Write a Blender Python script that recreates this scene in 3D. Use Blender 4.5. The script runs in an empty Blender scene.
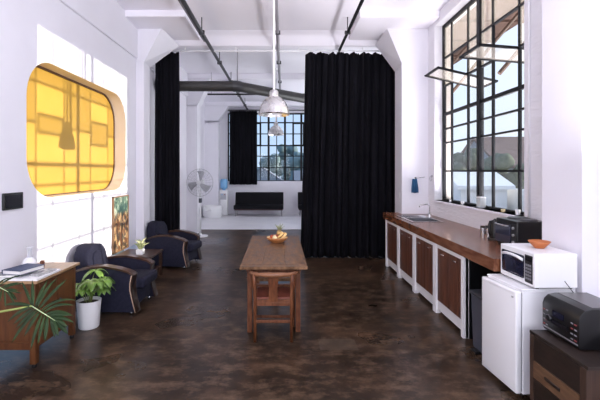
import bpy, bmesh, math, random
from mathutils import Vector, Matrix
random.seed(7)
S = bpy.context.scene
COL = S.collection
PI = math.pi

# ------------------------------------------------------------------ materials
def new_mat(name):
    m = bpy.data.materials.new(name); m.use_nodes = True
    nt = m.node_tree
    b = nt.nodes.get('Principled BSDF')
    return m, nt, b

def mat(name, c, rough=0.5, metal=0.0, c2=None, scale=6.0, stretch=(1, 1, 1), detail=5.0, lo=0.35, hi=0.65,
        bump=0.0, bscale=None, spec=0.5, coat=0.0, emit=None, rvar=0.0):
    m, nt, b = new_mat(name)
    N, L = nt.nodes, nt.links
    b.inputs['Base Color'].default_value = (*c, 1)
    b.inputs['Roughness'].default_value = rough
    b.inputs['Metallic'].default_value = metal
    b.inputs['Specular IOR Level'].default_value = spec
    if coat: b.inputs['Coat Weight'].default_value = coat
    if emit:
        b.inputs['Emission Color'].default_value = (*emit[0], 1); b.inputs['Emission Strength'].default_value = emit[1]
    if c2 is not None or bump or rvar:
        tc = N.new('ShaderNodeTexCoord'); mp = N.new('ShaderNodeMapping')
        mp.inputs['Scale'].default_value = stretch
        L.new(tc.outputs['Object'], mp.inputs['Vector'])
        nz = N.new('ShaderNodeTexNoise'); nz.inputs['Scale'].default_value = scale; nz.inputs['Detail'].default_value = detail
        L.new(mp.outputs[0], nz.inputs['Vector'])
        if c2 is not None:
            r = N.new('ShaderNodeValToRGB')
            r.color_ramp.elements[0].position = lo; r.color_ramp.elements[0].color = (*c, 1)
            r.color_ramp.elements[1].position = hi; r.color_ramp.elements[1].color = (*c2, 1)
            L.new(nz.outputs['Fac'], r.inputs[0]); L.new(r.outputs[0], b.inputs['Base Color'])
        if rvar:
            mr = N.new('ShaderNodeMapRange'); mr.inputs['To Min'].default_value = max(0.03, rough - rvar); mr.inputs['To Max'].default_value = rough + rvar
            mr.inputs['From Min'].default_value = 0.3; mr.inputs['From Max'].default_value = 0.7
            L.new(nz.outputs['Fac'], mr.inputs['Value']); L.new(mr.outputs[0], b.inputs['Roughness'])
        if bump:
            nb = N.new('ShaderNodeTexNoise'); nb.inputs['Scale'].default_value = bscale or scale * 3; nb.inputs['Detail'].default_value = 4
            L.new(mp.outputs[0], nb.inputs['Vector'])
            bp = N.new('ShaderNodeBump'); bp.inputs['Strength'].default_value = bump; bp.inputs['Distance'].default_value = 0.02
            L.new(nb.outputs['Fac'], bp.inputs['Height']); L.new(bp.outputs[0], b.inputs['Normal'])
    return m

M = {}
M['wall'] = mat('white_paint', (.79, .775, .83), .6, c2=(.82, .805, .86), scale=1.5, bump=.12, bscale=9)
M['ceil'] = mat('ceiling_paint', (.87, .85, .91), .7, c2=(.89, .87, .93), scale=1.2)
M['brickpaint'] = mat('painted_brick', (.79, .78, .82), .6, bump=.5, bscale=14, stretch=(1, .5, 2.2))
M['cream'] = mat('cream_reveal', (.86, .76, .62), .5)
M['whitefloor'] = mat('white_floor_paint', (.74, .73, .76), .35, c2=(.8, .79, .81), scale=2)
M['white_metal'] = mat('white_enamel', (.83, .83, .85), .25)
M['white_plastic'] = mat('white_plastic', (.82, .82, .83), .35)
M['white_wood'] = mat('white_painted_wood', (.82, .81, .82), .4, c2=(.78, .77, .78), scale=3)
M['black_metal'] = mat('black_steel', (.008, .008, .010), .5, spec=.25)
M['dark_metal'] = mat('dark_grey_steel', (.05, .05, .055), .4, metal=.3)
M['duct'] = mat('black_duct', (.03, .03, .03), .5, c2=(.045, .042, .04), scale=5)
M['greypipe'] = mat('grey_pipe', (.28, .27, .29), .45)
M['steel'] = mat('brushed_steel', (.48, .48, .5), .2, metal=1)
M['alu'] = mat('spun_aluminium', (.74, .73, .72), .28, metal=1, rvar=.08, scale=8)
M['chrome'] = mat('chrome', (.8, .8, .8), .1, metal=1)
M['velvet'] = mat('black_velvet', (.0045, .0045, .0065), .95, c2=(.0085, .0082, .0115), scale=8, stretch=(1, 1, .2), spec=.1)
M['navy'] = mat('navy_upholstery', (.010, .0105, .024), .9, c2=(.016, .016, .034), scale=30, bump=.2, bscale=200, spec=.3)
M['black_leather'] = mat('black_leather', (.004, .004, .006), .75, bump=.1, bscale=60, spec=.2)
M['dark_wood'] = mat('dark_arm_wood', (.035, .014, .008), .3, c2=(.075, .034, .018), scale=9, stretch=(1, 6, 6), coat=.3)
M['post_wood'] = mat('dark_post_wood', (.018, .008, .005), .3, c2=(.035, .016, .009), scale=9, coat=.3)
M['piping'] = mat('tan_piping', (.55, .38, .27), .5)
M['table_wood'] = mat('worn_table_wood', (.08, .036, .015), .46, c2=(.27, .15, .08), scale=4, stretch=(5, 1.4, 3), rvar=.1, bump=.15, bscale=7, detail=9, lo=.3, hi=.72, spec=.22)
M['chair_wood'] = mat('red_brown_chair_wood', (.09, .027, .011), .4, c2=(.18, .066, .028), scale=8, stretch=(4, 4, 1), spec=.3)
M['crest'] = mat('lit_crest_wood', (.14, .05, .022), .38, c2=(.24, .10, .045), scale=8)  # lighter than the chair wood: light on the rail put into its colour
M['seat_red'] = mat('red_brown_seat', (.14, .032, .018), .45, c2=(.18, .05, .028), scale=12)
M['dresser_wood'] = mat('orange_brown_wood', (.075, .024, .007), .45, c2=(.125, .046, .015), scale=6, stretch=(5, 5, .7), rvar=.06, spec=.3)
M['dresser_top'] = mat('sunlit_dresser_top', (.30, .175, .085), .35, c2=(.38, .235, .12), scale=6, stretch=(6, 1, 3))  # sunlight on the top put into this paler wood colour
M['door_wood'] = mat('cabinet_door_wood', (.065, .02, .010), .42, c2=(.14, .048, .023), scale=5, stretch=(4, 7, .5))
M['counter_wood'] = mat('varnished_worktop', (.13, .042, .018), .27, c2=(.22, .09, .045), scale=5, stretch=(7, .8, 4))
M['sideboard_dark'] = mat('dark_sideboard_wood', (.014, .009, .007), .4, c2=(.028, .017, .013), scale=8, stretch=(4, 1, 4))
M['sideboard_side'] = mat('walnut_side', (.036, .019, .013), .4, c2=(.06, .033, .022), scale=7, stretch=(5, 5, .8))
M['light_wood'] = mat('light_drawer_wood', (.10, .052, .028), .4, c2=(.16, .088, .048), scale=7, stretch=(2, 1.2, 8))
M['black_plastic'] = mat('black_plastic', (.0035, .0035, .0045), .33)
M['grey_plastic'] = mat('grey_plastic', (.06, .065, .085), .38)
M['dark_glass'] = mat('dark_glass', (.012, .014, .035), .05, spec=.9)
M['screen'] = mat('dark_screen', (.01, .01, .014), .08)
M['button'] = mat('grey_button', (.22, .22, .24), .4)
M['redbutton'] = mat('dim_red_lettering', (.25, .05, .05), .4)
M['silver'] = mat('silver_plastic', (.5, .5, .52), .3, metal=.7)
M['terracotta'] = mat('orange_clay', (.46, .14, .04), .5)
M['bowl_wood'] = mat('orange_wood_bowl', (.42, .15, .045), .35, c2=(.52, .22, .08), scale=9)
M['bowl_in'] = mat('pale_bowl_lining', (.78, .56, .28), .4)
M['banana'] = mat('banana_skin', (.82, .55, .22), .45, c2=(.76, .48, .18), scale=12)
M['apple'] = mat('red_apple_skin', (.28, .025, .025), .3, c2=(.42, .09, .04), scale=9)
M['pear'] = mat('pale_fruit_skin', (.75, .62, .36), .4)
M['pine'] = mat('pineapple_skin', (.33, .2, .08), .6, c2=(.5, .33, .12), scale=30)
M['pineleaf'] = mat('crown_leaf', (.33, .36, .22), .5)
M['leaf'] = mat('green_leaf', (.07, .16, .02), .4, c2=(.19, .32, .06), scale=9)
M['leaf_dark'] = mat('dark_green_leaf', (.006, .017, .0045), .5, c2=(.017, .04, .009), scale=8, spec=.2)
M['leaf_pale'] = mat('pale_leaf', (.62, .6, .36), .5, c2=(.3, .38, .14), scale=25)
M['stem'] = mat('pale_green_stem', (.22, .27, .07), .45)
M['rib'] = mat('pale_midrib', (.35, .45, .25), .4)
M['soil'] = mat('potting_soil', (.05, .028, .018), .9, bump=.6, bscale=60)
M['blue_cloth'] = mat('blue_cotton', (.015, .07, .17), .9, c2=(.02, .09, .2), scale=14)
M['navy_book'] = mat('navy_cover', (.012, .035, .11), .45)
M['grey_book'] = mat('grey_patterned_cover', (.12, .12, .14), .5, c2=(.5, .5, .5), scale=40)
M['paper'] = mat('white_paper', (.8, .79, .77), .6)
M['brown_card'] = mat('brown_card', (.16, .06, .035), .5)
M['bladegrey'] = mat('pale_grey_blade', (.42, .42, .45), .4)
M['water'] = mat('blue_water_bottle', (.22, .48, .78), .15)
M['gold'] = mat('frame_wood', (.24, .13, .06), .4)
M['brownboard'] = mat('brown_canopy_board', (.075, .042, .03), .7, c2=(.12, .07, .05), scale=4, stretch=(1, 8, 1))
M['brownsteel'] = mat('rusty_strut', (.09, .055, .04), .6)
M['flatroof'] = mat('grey_green_roofing', (.085, .105, .105), .8, c2=(.12, .14, .135), scale=.8)
M['render'] = mat('pale_grey_render', (.30, .31, .34), .8, c2=(.36, .36, .38), scale=1)
M['tile'] = mat('brown_roof_sheet', (.17, .105, .09), .8, c2=(.22, .14, .115), scale=1.5)
M['whitewash'] = mat('whitewash', (.78, .78, .78), .8)
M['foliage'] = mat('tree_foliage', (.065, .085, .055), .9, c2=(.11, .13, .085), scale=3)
M['hazefoliage'] = mat('hazed_foliage', (.13, .20, .22), .9, c2=(.2, .27, .27), scale=2)  # distance haze put into the leaf colour
M['bark'] = mat('bark', (.12, .08, .06), .9)
M['grass'] = mat('dry_ground', (.22, .25, .2), .9, c2=(.3, .31, .25), scale=.2)
M['house_wall'] = mat('house_render', (.30, .33, .37), .9)
M['house_roof'] = mat('slate_roof', (.2, .22, .26), .9)
M['dark'] = mat('dark_opening', (.03, .035, .045), .3)

# yellow pane
M['yellow'] = mat('yellow_pane', (.53, .315, .05), .45, c2=(.57, .34, .06), scale=1.2, spec=.2)

# floor: stained polished concrete
def floor_mat():
    m, nt, b = new_mat('stained_concrete'); N, L = nt.nodes, nt.links
    tc = N.new('ShaderNodeTexCoord')
    n1 = N.new('ShaderNodeTexNoise'); n1.inputs['Scale'].default_value = 1.3; n1.inputs['Detail'].default_value = 9; n1.inputs['Roughness'].default_value = .65
    n2 = N.new('ShaderNodeTexNoise'); n2.inputs['Scale'].default_value = 6; n2.inputs['Detail'].default_value = 8
    n3 = N.new('ShaderNodeTexNoise'); n3.inputs['Scale'].default_value = .45; n3.inputs['Detail'].default_value = 4
    for n in (n1, n2, n3): L.new(tc.outputs['Object'], n.inputs['Vector'])
    r1 = N.new('ShaderNodeValToRGB'); e = r1.color_ramp.elements
    e[0].position = .32; e[0].color = (.013, .0085, .006, 1); e[1].position = .72; e[1].color = (.11, .062, .036, 1)
    k = e.new(.52); k.color = (.036, .021, .013, 1)
    L.new(n1.outputs['Fac'], r1.inputs[0])
    r2 = N.new('ShaderNodeValToRGB'); e = r2.color_ramp.elements
    e[0].position = .48; e[0].color = (0, 0, 0, 1); e[1].position = .75; e[1].color = (1, 1, 1, 1)
    L.new(n2.outputs['Fac'], r2.inputs[0])
    mx = N.new('ShaderNodeMixRGB'); mx.inputs[2].default_value = (.19, .12, .075, 1)
    ml = N.new('ShaderNodeMath'); ml.operation = 'MULTIPLY'; ml.inputs[1].default_value = .8
    mp2 = N.new('ShaderNodeMapping'); mp2.inputs['Scale'].default_value = (.75, 1.15, 1); n2.inputs['Roughness'].default_value = .72; L.new(tc.outputs['Object'], mp2.inputs[0]); L.new(mp2.outputs[0], n2.inputs['Vector'])
    L.new(r2.outputs[0], ml.inputs[0]); L.new(ml.outputs[0], mx.inputs[0]); L.new(r1.outputs[0], mx.inputs[1])
    # worn square patch in the concrete
    sp = N.new('ShaderNodeSeparateXYZ'); L.new(tc.outputs['Object'], sp.inputs[0])
    def band(sock, lo, hi):
        a = N.new('ShaderNodeMath'); a.operation = 'GREATER_THAN'; a.inputs[1].default_value = lo; L.new(sock, a.inputs[0])
        c = N.new('ShaderNodeMath'); c.operation = 'LESS_THAN'; c.inputs[1].default_value = hi; L.new(sock, c.inputs[0])
        d = N.new('ShaderNodeMath'); d.operation = 'MULTIPLY'; L.new(a.outputs[0], d.inputs[0]); L.new(c.outputs[0], d.inputs[1]); return d
    bx, by = band(sp.outputs['X'], .355, .73), band(sp.outputs['Y'], 3.91, 4.17)
    pm = N.new('ShaderNodeMath'); pm.operation = 'MULTIPLY'; L.new(bx.outputs[0], pm.inputs[0]); L.new(by.outputs[0], pm.inputs[1])
    pq = N.new('ShaderNodeMath'); pq.operation = 'MULTIPLY'; pq.inputs[1].default_value = .5; L.new(pm.outputs[0], pq.inputs[0])
    m2 = N.new('ShaderNodeMixRGB'); m2.inputs[2].default_value = (.10, .075, .055, 1)
    L.new(pq.outputs[0], m2.inputs[0]); L.new(mx.outputs[0], m2.inputs[1])
    L.new(m2.outputs[0], b.inputs['Base Color'])
    mr = N.new('ShaderNodeMapRange'); mr.inputs['From Min'].default_value = .3; mr.inputs['From Max'].default_value = .7
    mr.inputs['To Min'].default_value = .22; mr.inputs['To Max'].default_value = .42
    L.new(n3.outputs['Fac'], mr.inputs['Value']); L.new(mr.outputs[0], b.inputs['Roughness'])
    bp = N.new('ShaderNodeBump'); bp.inputs['Strength'].default_value = .05; bp.inputs['Distance'].default_value = .01
    n4 = N.new('ShaderNodeTexNoise'); n4.inputs['Scale'].default_value = 14; n4.inputs['Detail'].default_value = 3; L.new(tc.outputs['Object'], n4.inputs['Vector']); L.new(n4.outputs['Fac'], bp.inputs['Height']); L.new(bp.outputs[0], b.inputs['Normal'])
    b.inputs['Specular IOR Level'].default_value = .24
    return m
M['floor'] = floor_mat()

def glass(name, transp, trans_col=None, trans=0.0, diff=0.0, gloss=.05, tint=(1, 1, 1)):
    m = bpy.data.materials.new(name); m.use_nodes = True
    nt = m.node_tree; N, L = nt.nodes, nt.links
    for n in list(N): N.remove(n)
    out = N.new('ShaderNodeOutputMaterial')
    t = N.new('ShaderNodeBsdfTransparent'); t.inputs[0].default_value = (*tint, 1)
    g = N.new('ShaderNodeBsdfGlossy'); g.inputs['Roughness'].default_value = .03
    mx = N.new('ShaderNodeMixShader'); mx.inputs[0].default_value = gloss
    L.new(t.outputs[0], mx.inputs[1]); L.new(g.outputs[0], mx.inputs[2])
    last = mx
    if trans or diff:
        tl = N.new('ShaderNodeBsdfTranslucent'); tl.inputs[0].default_value = (*trans_col, 1)
        df = N.new('ShaderNodeBsdfDiffuse'); df.inputs[0].default_value = (*trans_col, 1)
        md = N.new('ShaderNodeMixShader'); md.inputs[0].default_value = diff / (trans + diff)
        L.new(tl.outputs[0], md.inputs[1]); L.new(df.outputs[0], md.inputs[2])
        m3 = N.new('ShaderNodeMixShader'); m3.inputs[0].default_value = 1 - transp
        L.new(mx.outputs[0], m3.inputs[1]); L.new(md.outputs[0], m3.inputs[2]); last = m3
    L.new(last.outputs[0], out.inputs[0])
    return m
M['glass'] = glass('clear_window_glass', .95, gloss=.05)
M['farglass'] = glass('far_window_glass', .95, gloss=.006)
M['dusty'] = glass('dusty_window_glass', .78, (.72, .67, .60), .13, .09)
M['dustyl'] = glass('slightly_dusty_glass', .985, (.75, .78, .8), .008, .007, gloss=.03)
M['vaseglass'] = glass('vase_glass', .6, (.8, .82, .85), .1, .2, gloss=.12)

def art_mat():
    m, nt, b = new_mat('painted_poster'); N, L = nt.nodes, nt.links
    tc = N.new('ShaderNodeTexCoord'); v = N.new('ShaderNodeTexVoronoi'); v.inputs['Scale'].default_value = 11
    mp = N.new('ShaderNodeMapping'); mp.inputs['Scale'].default_value = (1, 1.6, 1)
    nz = N.new('ShaderNodeTexNoise'); nz.inputs['Scale'].default_value = 7; nz.inputs['Detail'].default_value = 6
    L.new(tc.outputs['Object'], mp.inputs[0]); L.new(mp.outputs[0], v.inputs['Vector']); L.new(tc.outputs['Object'], nz.inputs['Vector'])
    sx = N.new('ShaderNodeSeparateColor'); L.new(v.outputs['Color'], sx.inputs[0])
    mixv = N.new('ShaderNodeMath'); mixv.operation = 'MULTIPLY_ADD'; mixv.inputs[1].default_value = .55; L.new(sx.outputs[0], mixv.inputs[0])
    hf = N.new('ShaderNodeMath'); hf.operation = 'MULTIPLY'; hf.inputs[1].default_value = .5; L.new(nz.outputs['Fac'], hf.inputs[0]); L.new(hf.outputs[0], mixv.inputs[2])
    lo = N.new('ShaderNodeValToRGB'); lo.color_ramp.interpolation = 'CONSTANT'; e = lo.color_ramp.elements
    e[0].color = (.03, .022, .016, 1); e[1].position = .82; e[1].color = (.6, .45, .25, 1)
    for p, c in ((.34, (.16, .07, .03)), (.46, (.34, .2, .10)), (.56, (.07, .05, .035)), (.66, (.5, .32, .15)), (.74, (.12, .1, .07))):
        k = e.new(p); k.color = (*c, 1)
    hi = N.new('ShaderNodeValToRGB'); hi.color_ramp.interpolation = 'CONSTANT'; e = hi.color_ramp.elements
    e[0].color = (.03, .08, .065, 1); e[1].position = .72; e[1].color = (.5, .55, .42, 1)
    for p, c in ((.4, (.13, .2, .14)), (.55, (.03, .07, .06)), (.63, (.22, .3, .2))):
        k = e.new(p); k.color = (*c, 1)
    L.new(mixv.outputs[0], lo.inputs[0]); L.new(mixv.outputs[0], hi.inputs[0])
    s = N.new('ShaderNodeSeparateXYZ'); L.new(tc.outputs['Object'], s.inputs[0])
    mr = N.new('ShaderNodeMapRange'); mr.inputs['From Min'].default_value = .56; mr.inputs['From Max'].default_value = .64
    L.new(s.outputs['Z'], mr.inputs['Value'])
    mx = N.new('ShaderNodeMixRGB'); L.new(mr.outputs[0], mx.inputs[0]); L.new(lo.outputs[0], mx.inputs[1]); L.new(hi.outputs[0], mx.inputs[2])
    L.new(mx.outputs[0], b.inputs['Base Color']); b.inputs['Roughness'].default_value = .35
    return m
M['art'] = art_mat()

# ------------------------------------------------------------------ mesh builder
class MB:
    def __init__(s): s.bm = bmesh.new()
    def _xf(s, vs, rot=None, loc=None):
        if rot is not None: bmesh.ops.rotate(s.bm, verts=vs, cent=(0, 0, 0), matrix=rot)
        if loc is not None: bmesh.ops.translate(s.bm, verts=vs, vec=loc)
    def box(s, x0, x1, y0, y1, z0, z1, bev=0.0, seg=2, rot=None, loc=None):
        r = bmesh.ops.create_cube(s.bm, size=1.0); vs = r['verts']
        bmesh.ops.scale(s.bm, verts=vs, vec=(x1 - x0, y1 - y0, z1 - z0))
        bmesh.ops.translate(s.bm, verts=vs, vec=((x0 + x1) / 2, (y0 + y1) / 2, (z0 + z1) / 2))
        if bev:
            es = list({e for v in vs for e in v.link_edges})
            rr = bmesh.ops.bevel(s.bm, geom=es, offset=bev, segments=seg, affect='EDGES', profile=.5)
            vs = list({v for f in rr['faces'] for v in f.verts} | {v for v in vs if v.is_valid})
            vs = list({v for v in vs} | {w for v in vs for e in v.link_edges for w in e.verts})
        s._xf(vs, rot, loc); return s
    def tube(s, pts, r, seg=10, cap=True):
        pts = [Vector(p) for p in pts]; n = len(pts)
        rs = r if isinstance(r, (list, tuple)) else [r] * n
        rings = []; up = Vector((0, 0, 1))
        t0 = (pts[1] - pts[0]).normalized()
        if abs(t0.dot(up)) > .9: up = Vector((1, 0, 0))
        nrm = t0.cross(up).normalized()
        for i in range(n):
            a = pts[max(i - 1, 0)]; b = pts[min(i + 1, n - 1)]
            t = (b - a).normalized()
            nrm = (nrm - t * nrm.dot(t)).normalized(); bn = t.cross(nrm)
            rings.append([s.bm.verts.new(pts[i] + (nrm * math.cos(2 * PI * k / seg) + bn * math.sin(2 * PI * k / seg)) * rs[i]) for k in range(seg)])
        for i in range(n - 1):
            for k in range(seg):
                s.bm.faces.new((rings[i][k], rings[i][(k + 1) % seg], rings[i + 1][(k + 1) % seg], rings[i + 1][k]))
        if cap:
            s.bm.faces.new(rings[0][::-1]); s.bm.faces.new(rings[-1])
        return s
    def lathe(s, prof, seg=28, loc=(0, 0, 0), rot=None, close=True):
        rings = []; allv = []
        for r, z in prof:
            if r < 1e-5:
                v = s.bm.verts.new((0, 0, z)); rings.append([v]); allv.append(v)
            else:
                ring = [s.bm.verts.new((r * math.cos(2 * PI * k / seg), r * math.sin(2 * PI * k / seg), z)) for k in range(seg)]
                rings.append(ring); allv += ring
        for a, b in zip(rings, rings[1:]):
            for k in range(seg):
                k2 = (k + 1) % seg
                if len(a) == 1 and len(b) == 1: continue
                if len(a) == 1: s.bm.faces.new((a[0], b[k2], b[k]))
                elif len(b) == 1: s.bm.faces.new((a[k], a[k2], b[0]))
                else: s.bm.faces.new((a[k], a[k2], b[k2], b[k]))
        s._xf(allv, rot, loc); return s
    def prism(s, poly, f, d0, d1, bev=0.0):
        """poly in 2D, f(u,v,w)->xyz"""
        a = [s.bm.verts.new(f(u, v, d0)) for u, v in poly]; b = [s.bm.verts.new(f(u, v, d1)) for u, v in poly]
        n = len(poly); fs = [s.bm.faces.new(a[::-1]), s.bm.faces.new(b)]
        for i in range(n):
            fs.append(s.bm.faces.new((a[i], a[(i + 1) % n], b[(i + 1) % n], b[i])))
        if bev:
            es = list(set(fs[0].edges) | set(fs[1].edges))
            bmesh.ops.bevel(s.bm, geom=es, offset=bev, segments=2, affect='EDGES', profile=.5)
        return s
    def slab(s, us, vs, keep, f, d0, d1):
        g = {}
        def V(i, j, d):
            k = (i, j, d)
            if k not in g: g[k] = s.bm.verts.new(f(us[i], vs[j], d))
            return g[k]
        K = lambda i, j: 0 <= i < len(us) - 1 and 0 <= j < len(vs) - 1 and keep(i, j)
        for i in range(len(us) - 1):
            for j in range(len(vs) - 1):
                if not K(i, j): continue
                s.bm.faces.new((V(i, j, d0), V(i, j + 1, d0), V(i + 1, j + 1, d0), V(i + 1, j, d0)))
                s.bm.faces.new((V(i, j, d1), V(i + 1, j, d1), V(i + 1, j + 1, d1), V(i, j + 1, d1)))
                for (di, dj, p, q) in ((-1, 0, (i, j), (i, j + 1)), (1, 0, (i + 1, j + 1), (i + 1, j)), (0, -1, (i + 1, j), (i, j)), (0, 1, (i, j + 1), (i + 1, j + 1))):
                    if not K(i + di, j + dj):
                        s.bm.faces.new((V(*p, d0), V(*p, d1), V(*q, d1), V(*q, d0)))
        return s
    def ball(s, c, r, sub=2, sc=(1, 1, 1), jit=0.0, rnd=None):
        q = bmesh.ops.create_icosphere(s.bm, subdivisions=sub, radius=1)
        for v in q['verts']:
            k = 1 + ((rnd or random).uniform(-jit, jit) if jit else 0)
            v.co = Vector((c[0] + v.co.x * r * sc[0] * k, c[1] + v.co.y * r * sc[1] * k, c[2] + v.co.z * r * sc[2] * k))
        return s
    def hull(s, pts):
        vs = [s.bm.verts.new(p) for p in pts]
        r = bmesh.ops.convex_hull(s.bm, input=vs)
        return s
    def build(s, name, m, parent=None, smooth=False, mods=None, angle=None):
        bmesh.ops.recalc_face_normals(s.bm, faces=s.bm.faces[:])
        me = bpy.data.meshes.new(name); s.bm.to_mesh(me); s.bm.free()
        o = bpy.data.objects.new(name, me); COL.objects.link(o)
        me.materials.append(m)
        if smooth:
            for p in me.polygons: p.use_smooth = True
            if angle is not None:
                try: me.set_sharp_from_angle(angle=math.radians(angle))
                except Exception: pass
        if parent is not None: o.parent = parent
        return o

def tag(o, label=None, cat=None, group=None, kind=None):
    if label: o['label'] = label
    if cat: o['category'] = cat
    if group: o['group'] = group
    if kind: o['kind'] = kind
    return o
def thing(name, label, cat, loc=(0, 0, 0), rz=0.0, group=None):
    o = bpy.data.objects.new(name, None); COL.objects.link(o)
    o.location = loc; o.rotation_euler = (0, 0, rz); o.empty_display_size = .1
    return tag(o, label, cat, group)
def struct(mb, name, m, parent=None, **k):
    o = mb.build(name, m, parent, **k)
    if parent is None: o['kind'] = 'structure'
    return o
def sempty(name, loc=(0, 0, 0)):
    o = bpy.data.objects.new(name, None); COL.objects.link(o); o.location = loc; o['kind'] = 'structure'; return o
def copy_tree(o, parent=None):
    c = o.copy(); COL.objects.link(c)
    if parent is not None: c.parent = parent
    for ch in list(o.children): copy_tree(ch, c)
    return c
def lab(o, text): o['label'] = text; return o
XY = lambda u, v, w: (u, v, w)
YZ = lambda u, v, w: (w, u, v)
XZ = lambda u, v, w: (u, w, v)

# ------------------------------------------------------------------ setting
H = 1.75
LX, RX = -2.70, 2.63
CZ = 4.46
WX = 2.79                     # plane of the big window
YEND = 16.3
wc = [4.38, 4.73, 5.33, 5.69, 6.05, 6.64, 6.99]
wr = [1.245, 1.75, 2.235, 2.475, 2.73, 3.22, 3.70, 4.28]

b = MB(); b.box(LX - .4, RX + .3, -3.6, 11.97, -.15, 0)
struct(b, 'floor', M['floor'])
b = MB(); b.box(LX - .7, RX + .3, 11.97, YEND + .2, -.15, .008)
struct(b, 'floor_white', M['whitefloor'])
b = MB(); b.box(LX - .7, RX + .3, -3.6, YEND + .2, CZ, CZ + .2)
struct(b, 'ceiling', M['ceil'])

# left wall with the rounded opening
def rrect(u0, u1, v0, v1, r, n=10):
    p = []
    for (cu, cv, a0) in ((u1 - r, v1 - r, 0), (u0 + r, v1 - r, 90), (u0 + r, v0 + r, 180), (u1 - r, v0 + r, 270)):
        for k in range(n + 1):
            a = math.radians(a0 + 90 * k / n); p.append((cu + r * math.cos(a), cv + r * math.sin(a)))
    return p
HU0, HU1, HV0, HV1, HR = 4.19, 6.83, 1.44, 3.00, .46
def ring_wall(b, hole, outer, f, d0, d1):
    ou0, ou1, ov0, ov1 = outer
    cu, cv = (HU0 + HU1) / 2, (HV0 + HV1) / 2
    def proj(u, v):
        du, dv = u - cu, v - cv
        t = min(((ou1 - cu) / du if du > 0 else (ou0 - cu) / du) if abs(du) > 1e-6 else 1e9,
                ((ov1 - cv) / dv if dv > 0 else (ov0 - cv) / dv) if abs(dv) > 1e-6 else 1e9)
        return (cu + du * t, cv + dv * t)
    H_ = [b.bm.verts.new(f(u, v, d0)) for u, v in hole]; Hb = [b.bm.verts.new(f(u, v, d1)) for u, v in hole]
    op = [proj(u, v) for u, v in hole]
    O = [b.bm.verts.new(f(u, v, d0)) for u, v in op]; Ob = [b.bm.verts.new(f(u, v, d1)) for u, v in op]
    n = len(hole)
    corners = [(ou1, ov1), (ou0, ov1), (ou0, ov0), (ou1, ov0)]
    for i in range(n):
        j = (i + 1) % n
        c = None
        if abs(op[i][0] - op[j][0]) > 1e-4 and abs(op[i][1] - op[j][1]) > 1e-4:
            for q in corners:
                if (abs(q[0] - op[i][0]) < 1e-4 or abs(q[1] - op[i][1]) < 1e-4) and (abs(q[0] - op[j][0]) < 1e-4 or abs(q[1] - op[j][1]) < 1e-4): c = q
        if c:
            cvx = b.bm.verts.new(f(*c, d0)); cb = b.bm.verts.new(f(*c, d1))
            b.bm.faces.new((H_[i], O[i], cvx, O[j], H_[j])); b.bm.faces.new((Hb[j], Ob[j], cb, Ob[i], Hb[i]))
        else:
            b.bm.faces.new((H_[i], O[i], O[j], H_[j])); b.bm.faces.new((Hb[j], Ob[j], Ob[i], Hb[i]))
        b.bm.faces.new((H_[j], Hb[j], Hb[i], H_[i]))
hole = rrect(HU0, HU1, HV0, HV1, HR)
b = MB()
ring_wall(b, hole, (3.6, 7.5, 0, 3.8), YZ, LX, LX - .3)
b.box(LX - .3, LX, -3.6, 3.6, 0, 3.8); b.box(LX - .3, LX, 7.5, 11.5, 0, 3.8)
struct(b, 'wall_left', M['wall'])
b = MB(); b.box(LX - .3, LX + .03, -3.6, 11.5, 3.8, CZ, bev=.01)
struct(b, 'trim_1', M['wall'])
b = MB(); b.box(LX - .7, LX - .4, 11.45, YEND, 0, CZ)
b.box(LX - .7, LX - .0, 11.3, 11.5, 0, CZ)
struct(b, 'wall_left_back', M['wall'])

# reveal lining, pane, and a brown frame ring put in for its dark shadow gap
r = sempty('window_3', (0, 0, 0))
def ringstrip(hole_out, hole_in, d0, d1):
    b = MB(); n = len(hole_out)
    A = [b.bm.verts.new(YZ(*p, d0)) for p in hole_out]; B = [b.bm.verts.new(YZ(*p, d1)) for p in hole_out]
    C = [b.bm.verts.new(YZ(*p, d1)) for p in hole_in]; D = [b.bm.verts.new(YZ(*p, d0)) for p in hole_in]
    for i in range(n):
        j = (i + 1) % n
        for P, Q in ((A, B), (B, C), (C, D), (D, A)):
            b.bm.faces.new((P[i], P[j], Q[j], Q[i]))
    return b
ringstrip(hole, rrect(HU0 + .006, HU1 - .006, HV0 + .006, HV1 - .006, HR - .006), LX - .001, LX - .24).build('reveal_lining', M['cream'], r, smooth=True, angle=40)
ringstrip(rrect(HU0 + .006, HU1 - .006, HV0 + .006, HV1 - .006, HR - .006), rrect(HU0 + .03, HU1 - .03, HV0 + .022, HV1 - .03, HR - .03), LX - .185, LX - .215).build('shadow_gap_frame', mat('brown_shadow_gap', (.13, .06, .025), .5), r)
b = MB(); b.prism(rrect(HU0 + .008, HU1 - .008, HV0 + .008, HV1 - .008, HR - .008), YZ, LX - .20, LX - .215)
b.build('pane', M['yellow'], r)

# right wall with the big window openings
W2 = (.5, 3.0)
us = [-3.6, W2[0], W2[1], wc[0], wc[-1], YEND]
vs = [0, wr[0], wr[-1], CZ]
b = MB(); b.slab(us, vs, lambda i, j: not (j == 1 and i in (1, 3)), YZ, RX, RX + .3)
struct(b, 'wall_right', M['brickpaint'])
# rear wall behind the camera with a wide window added for the fill light
b = MB(); b.slab([LX - .3, -2.3, 2.3, RX + .3], [0, .7, 4.0, CZ], lambda i, j: not (i == 1 and j == 1), XZ, -3.6, -3.4)
struct(b, 'wall_rear', M['wall'])
# far wall
BW = (-2.3, 2.3, 1.34, 4.12)
b = MB(); b.slab([LX - .7, BW[0], BW[1], RX + .3], [0, BW[2], BW[3], CZ], lambda i, j: not (i == 1 and j == 1), XZ, YEND, YEND + .25)
struct(b, 'wall_back', M['wall'])

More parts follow.
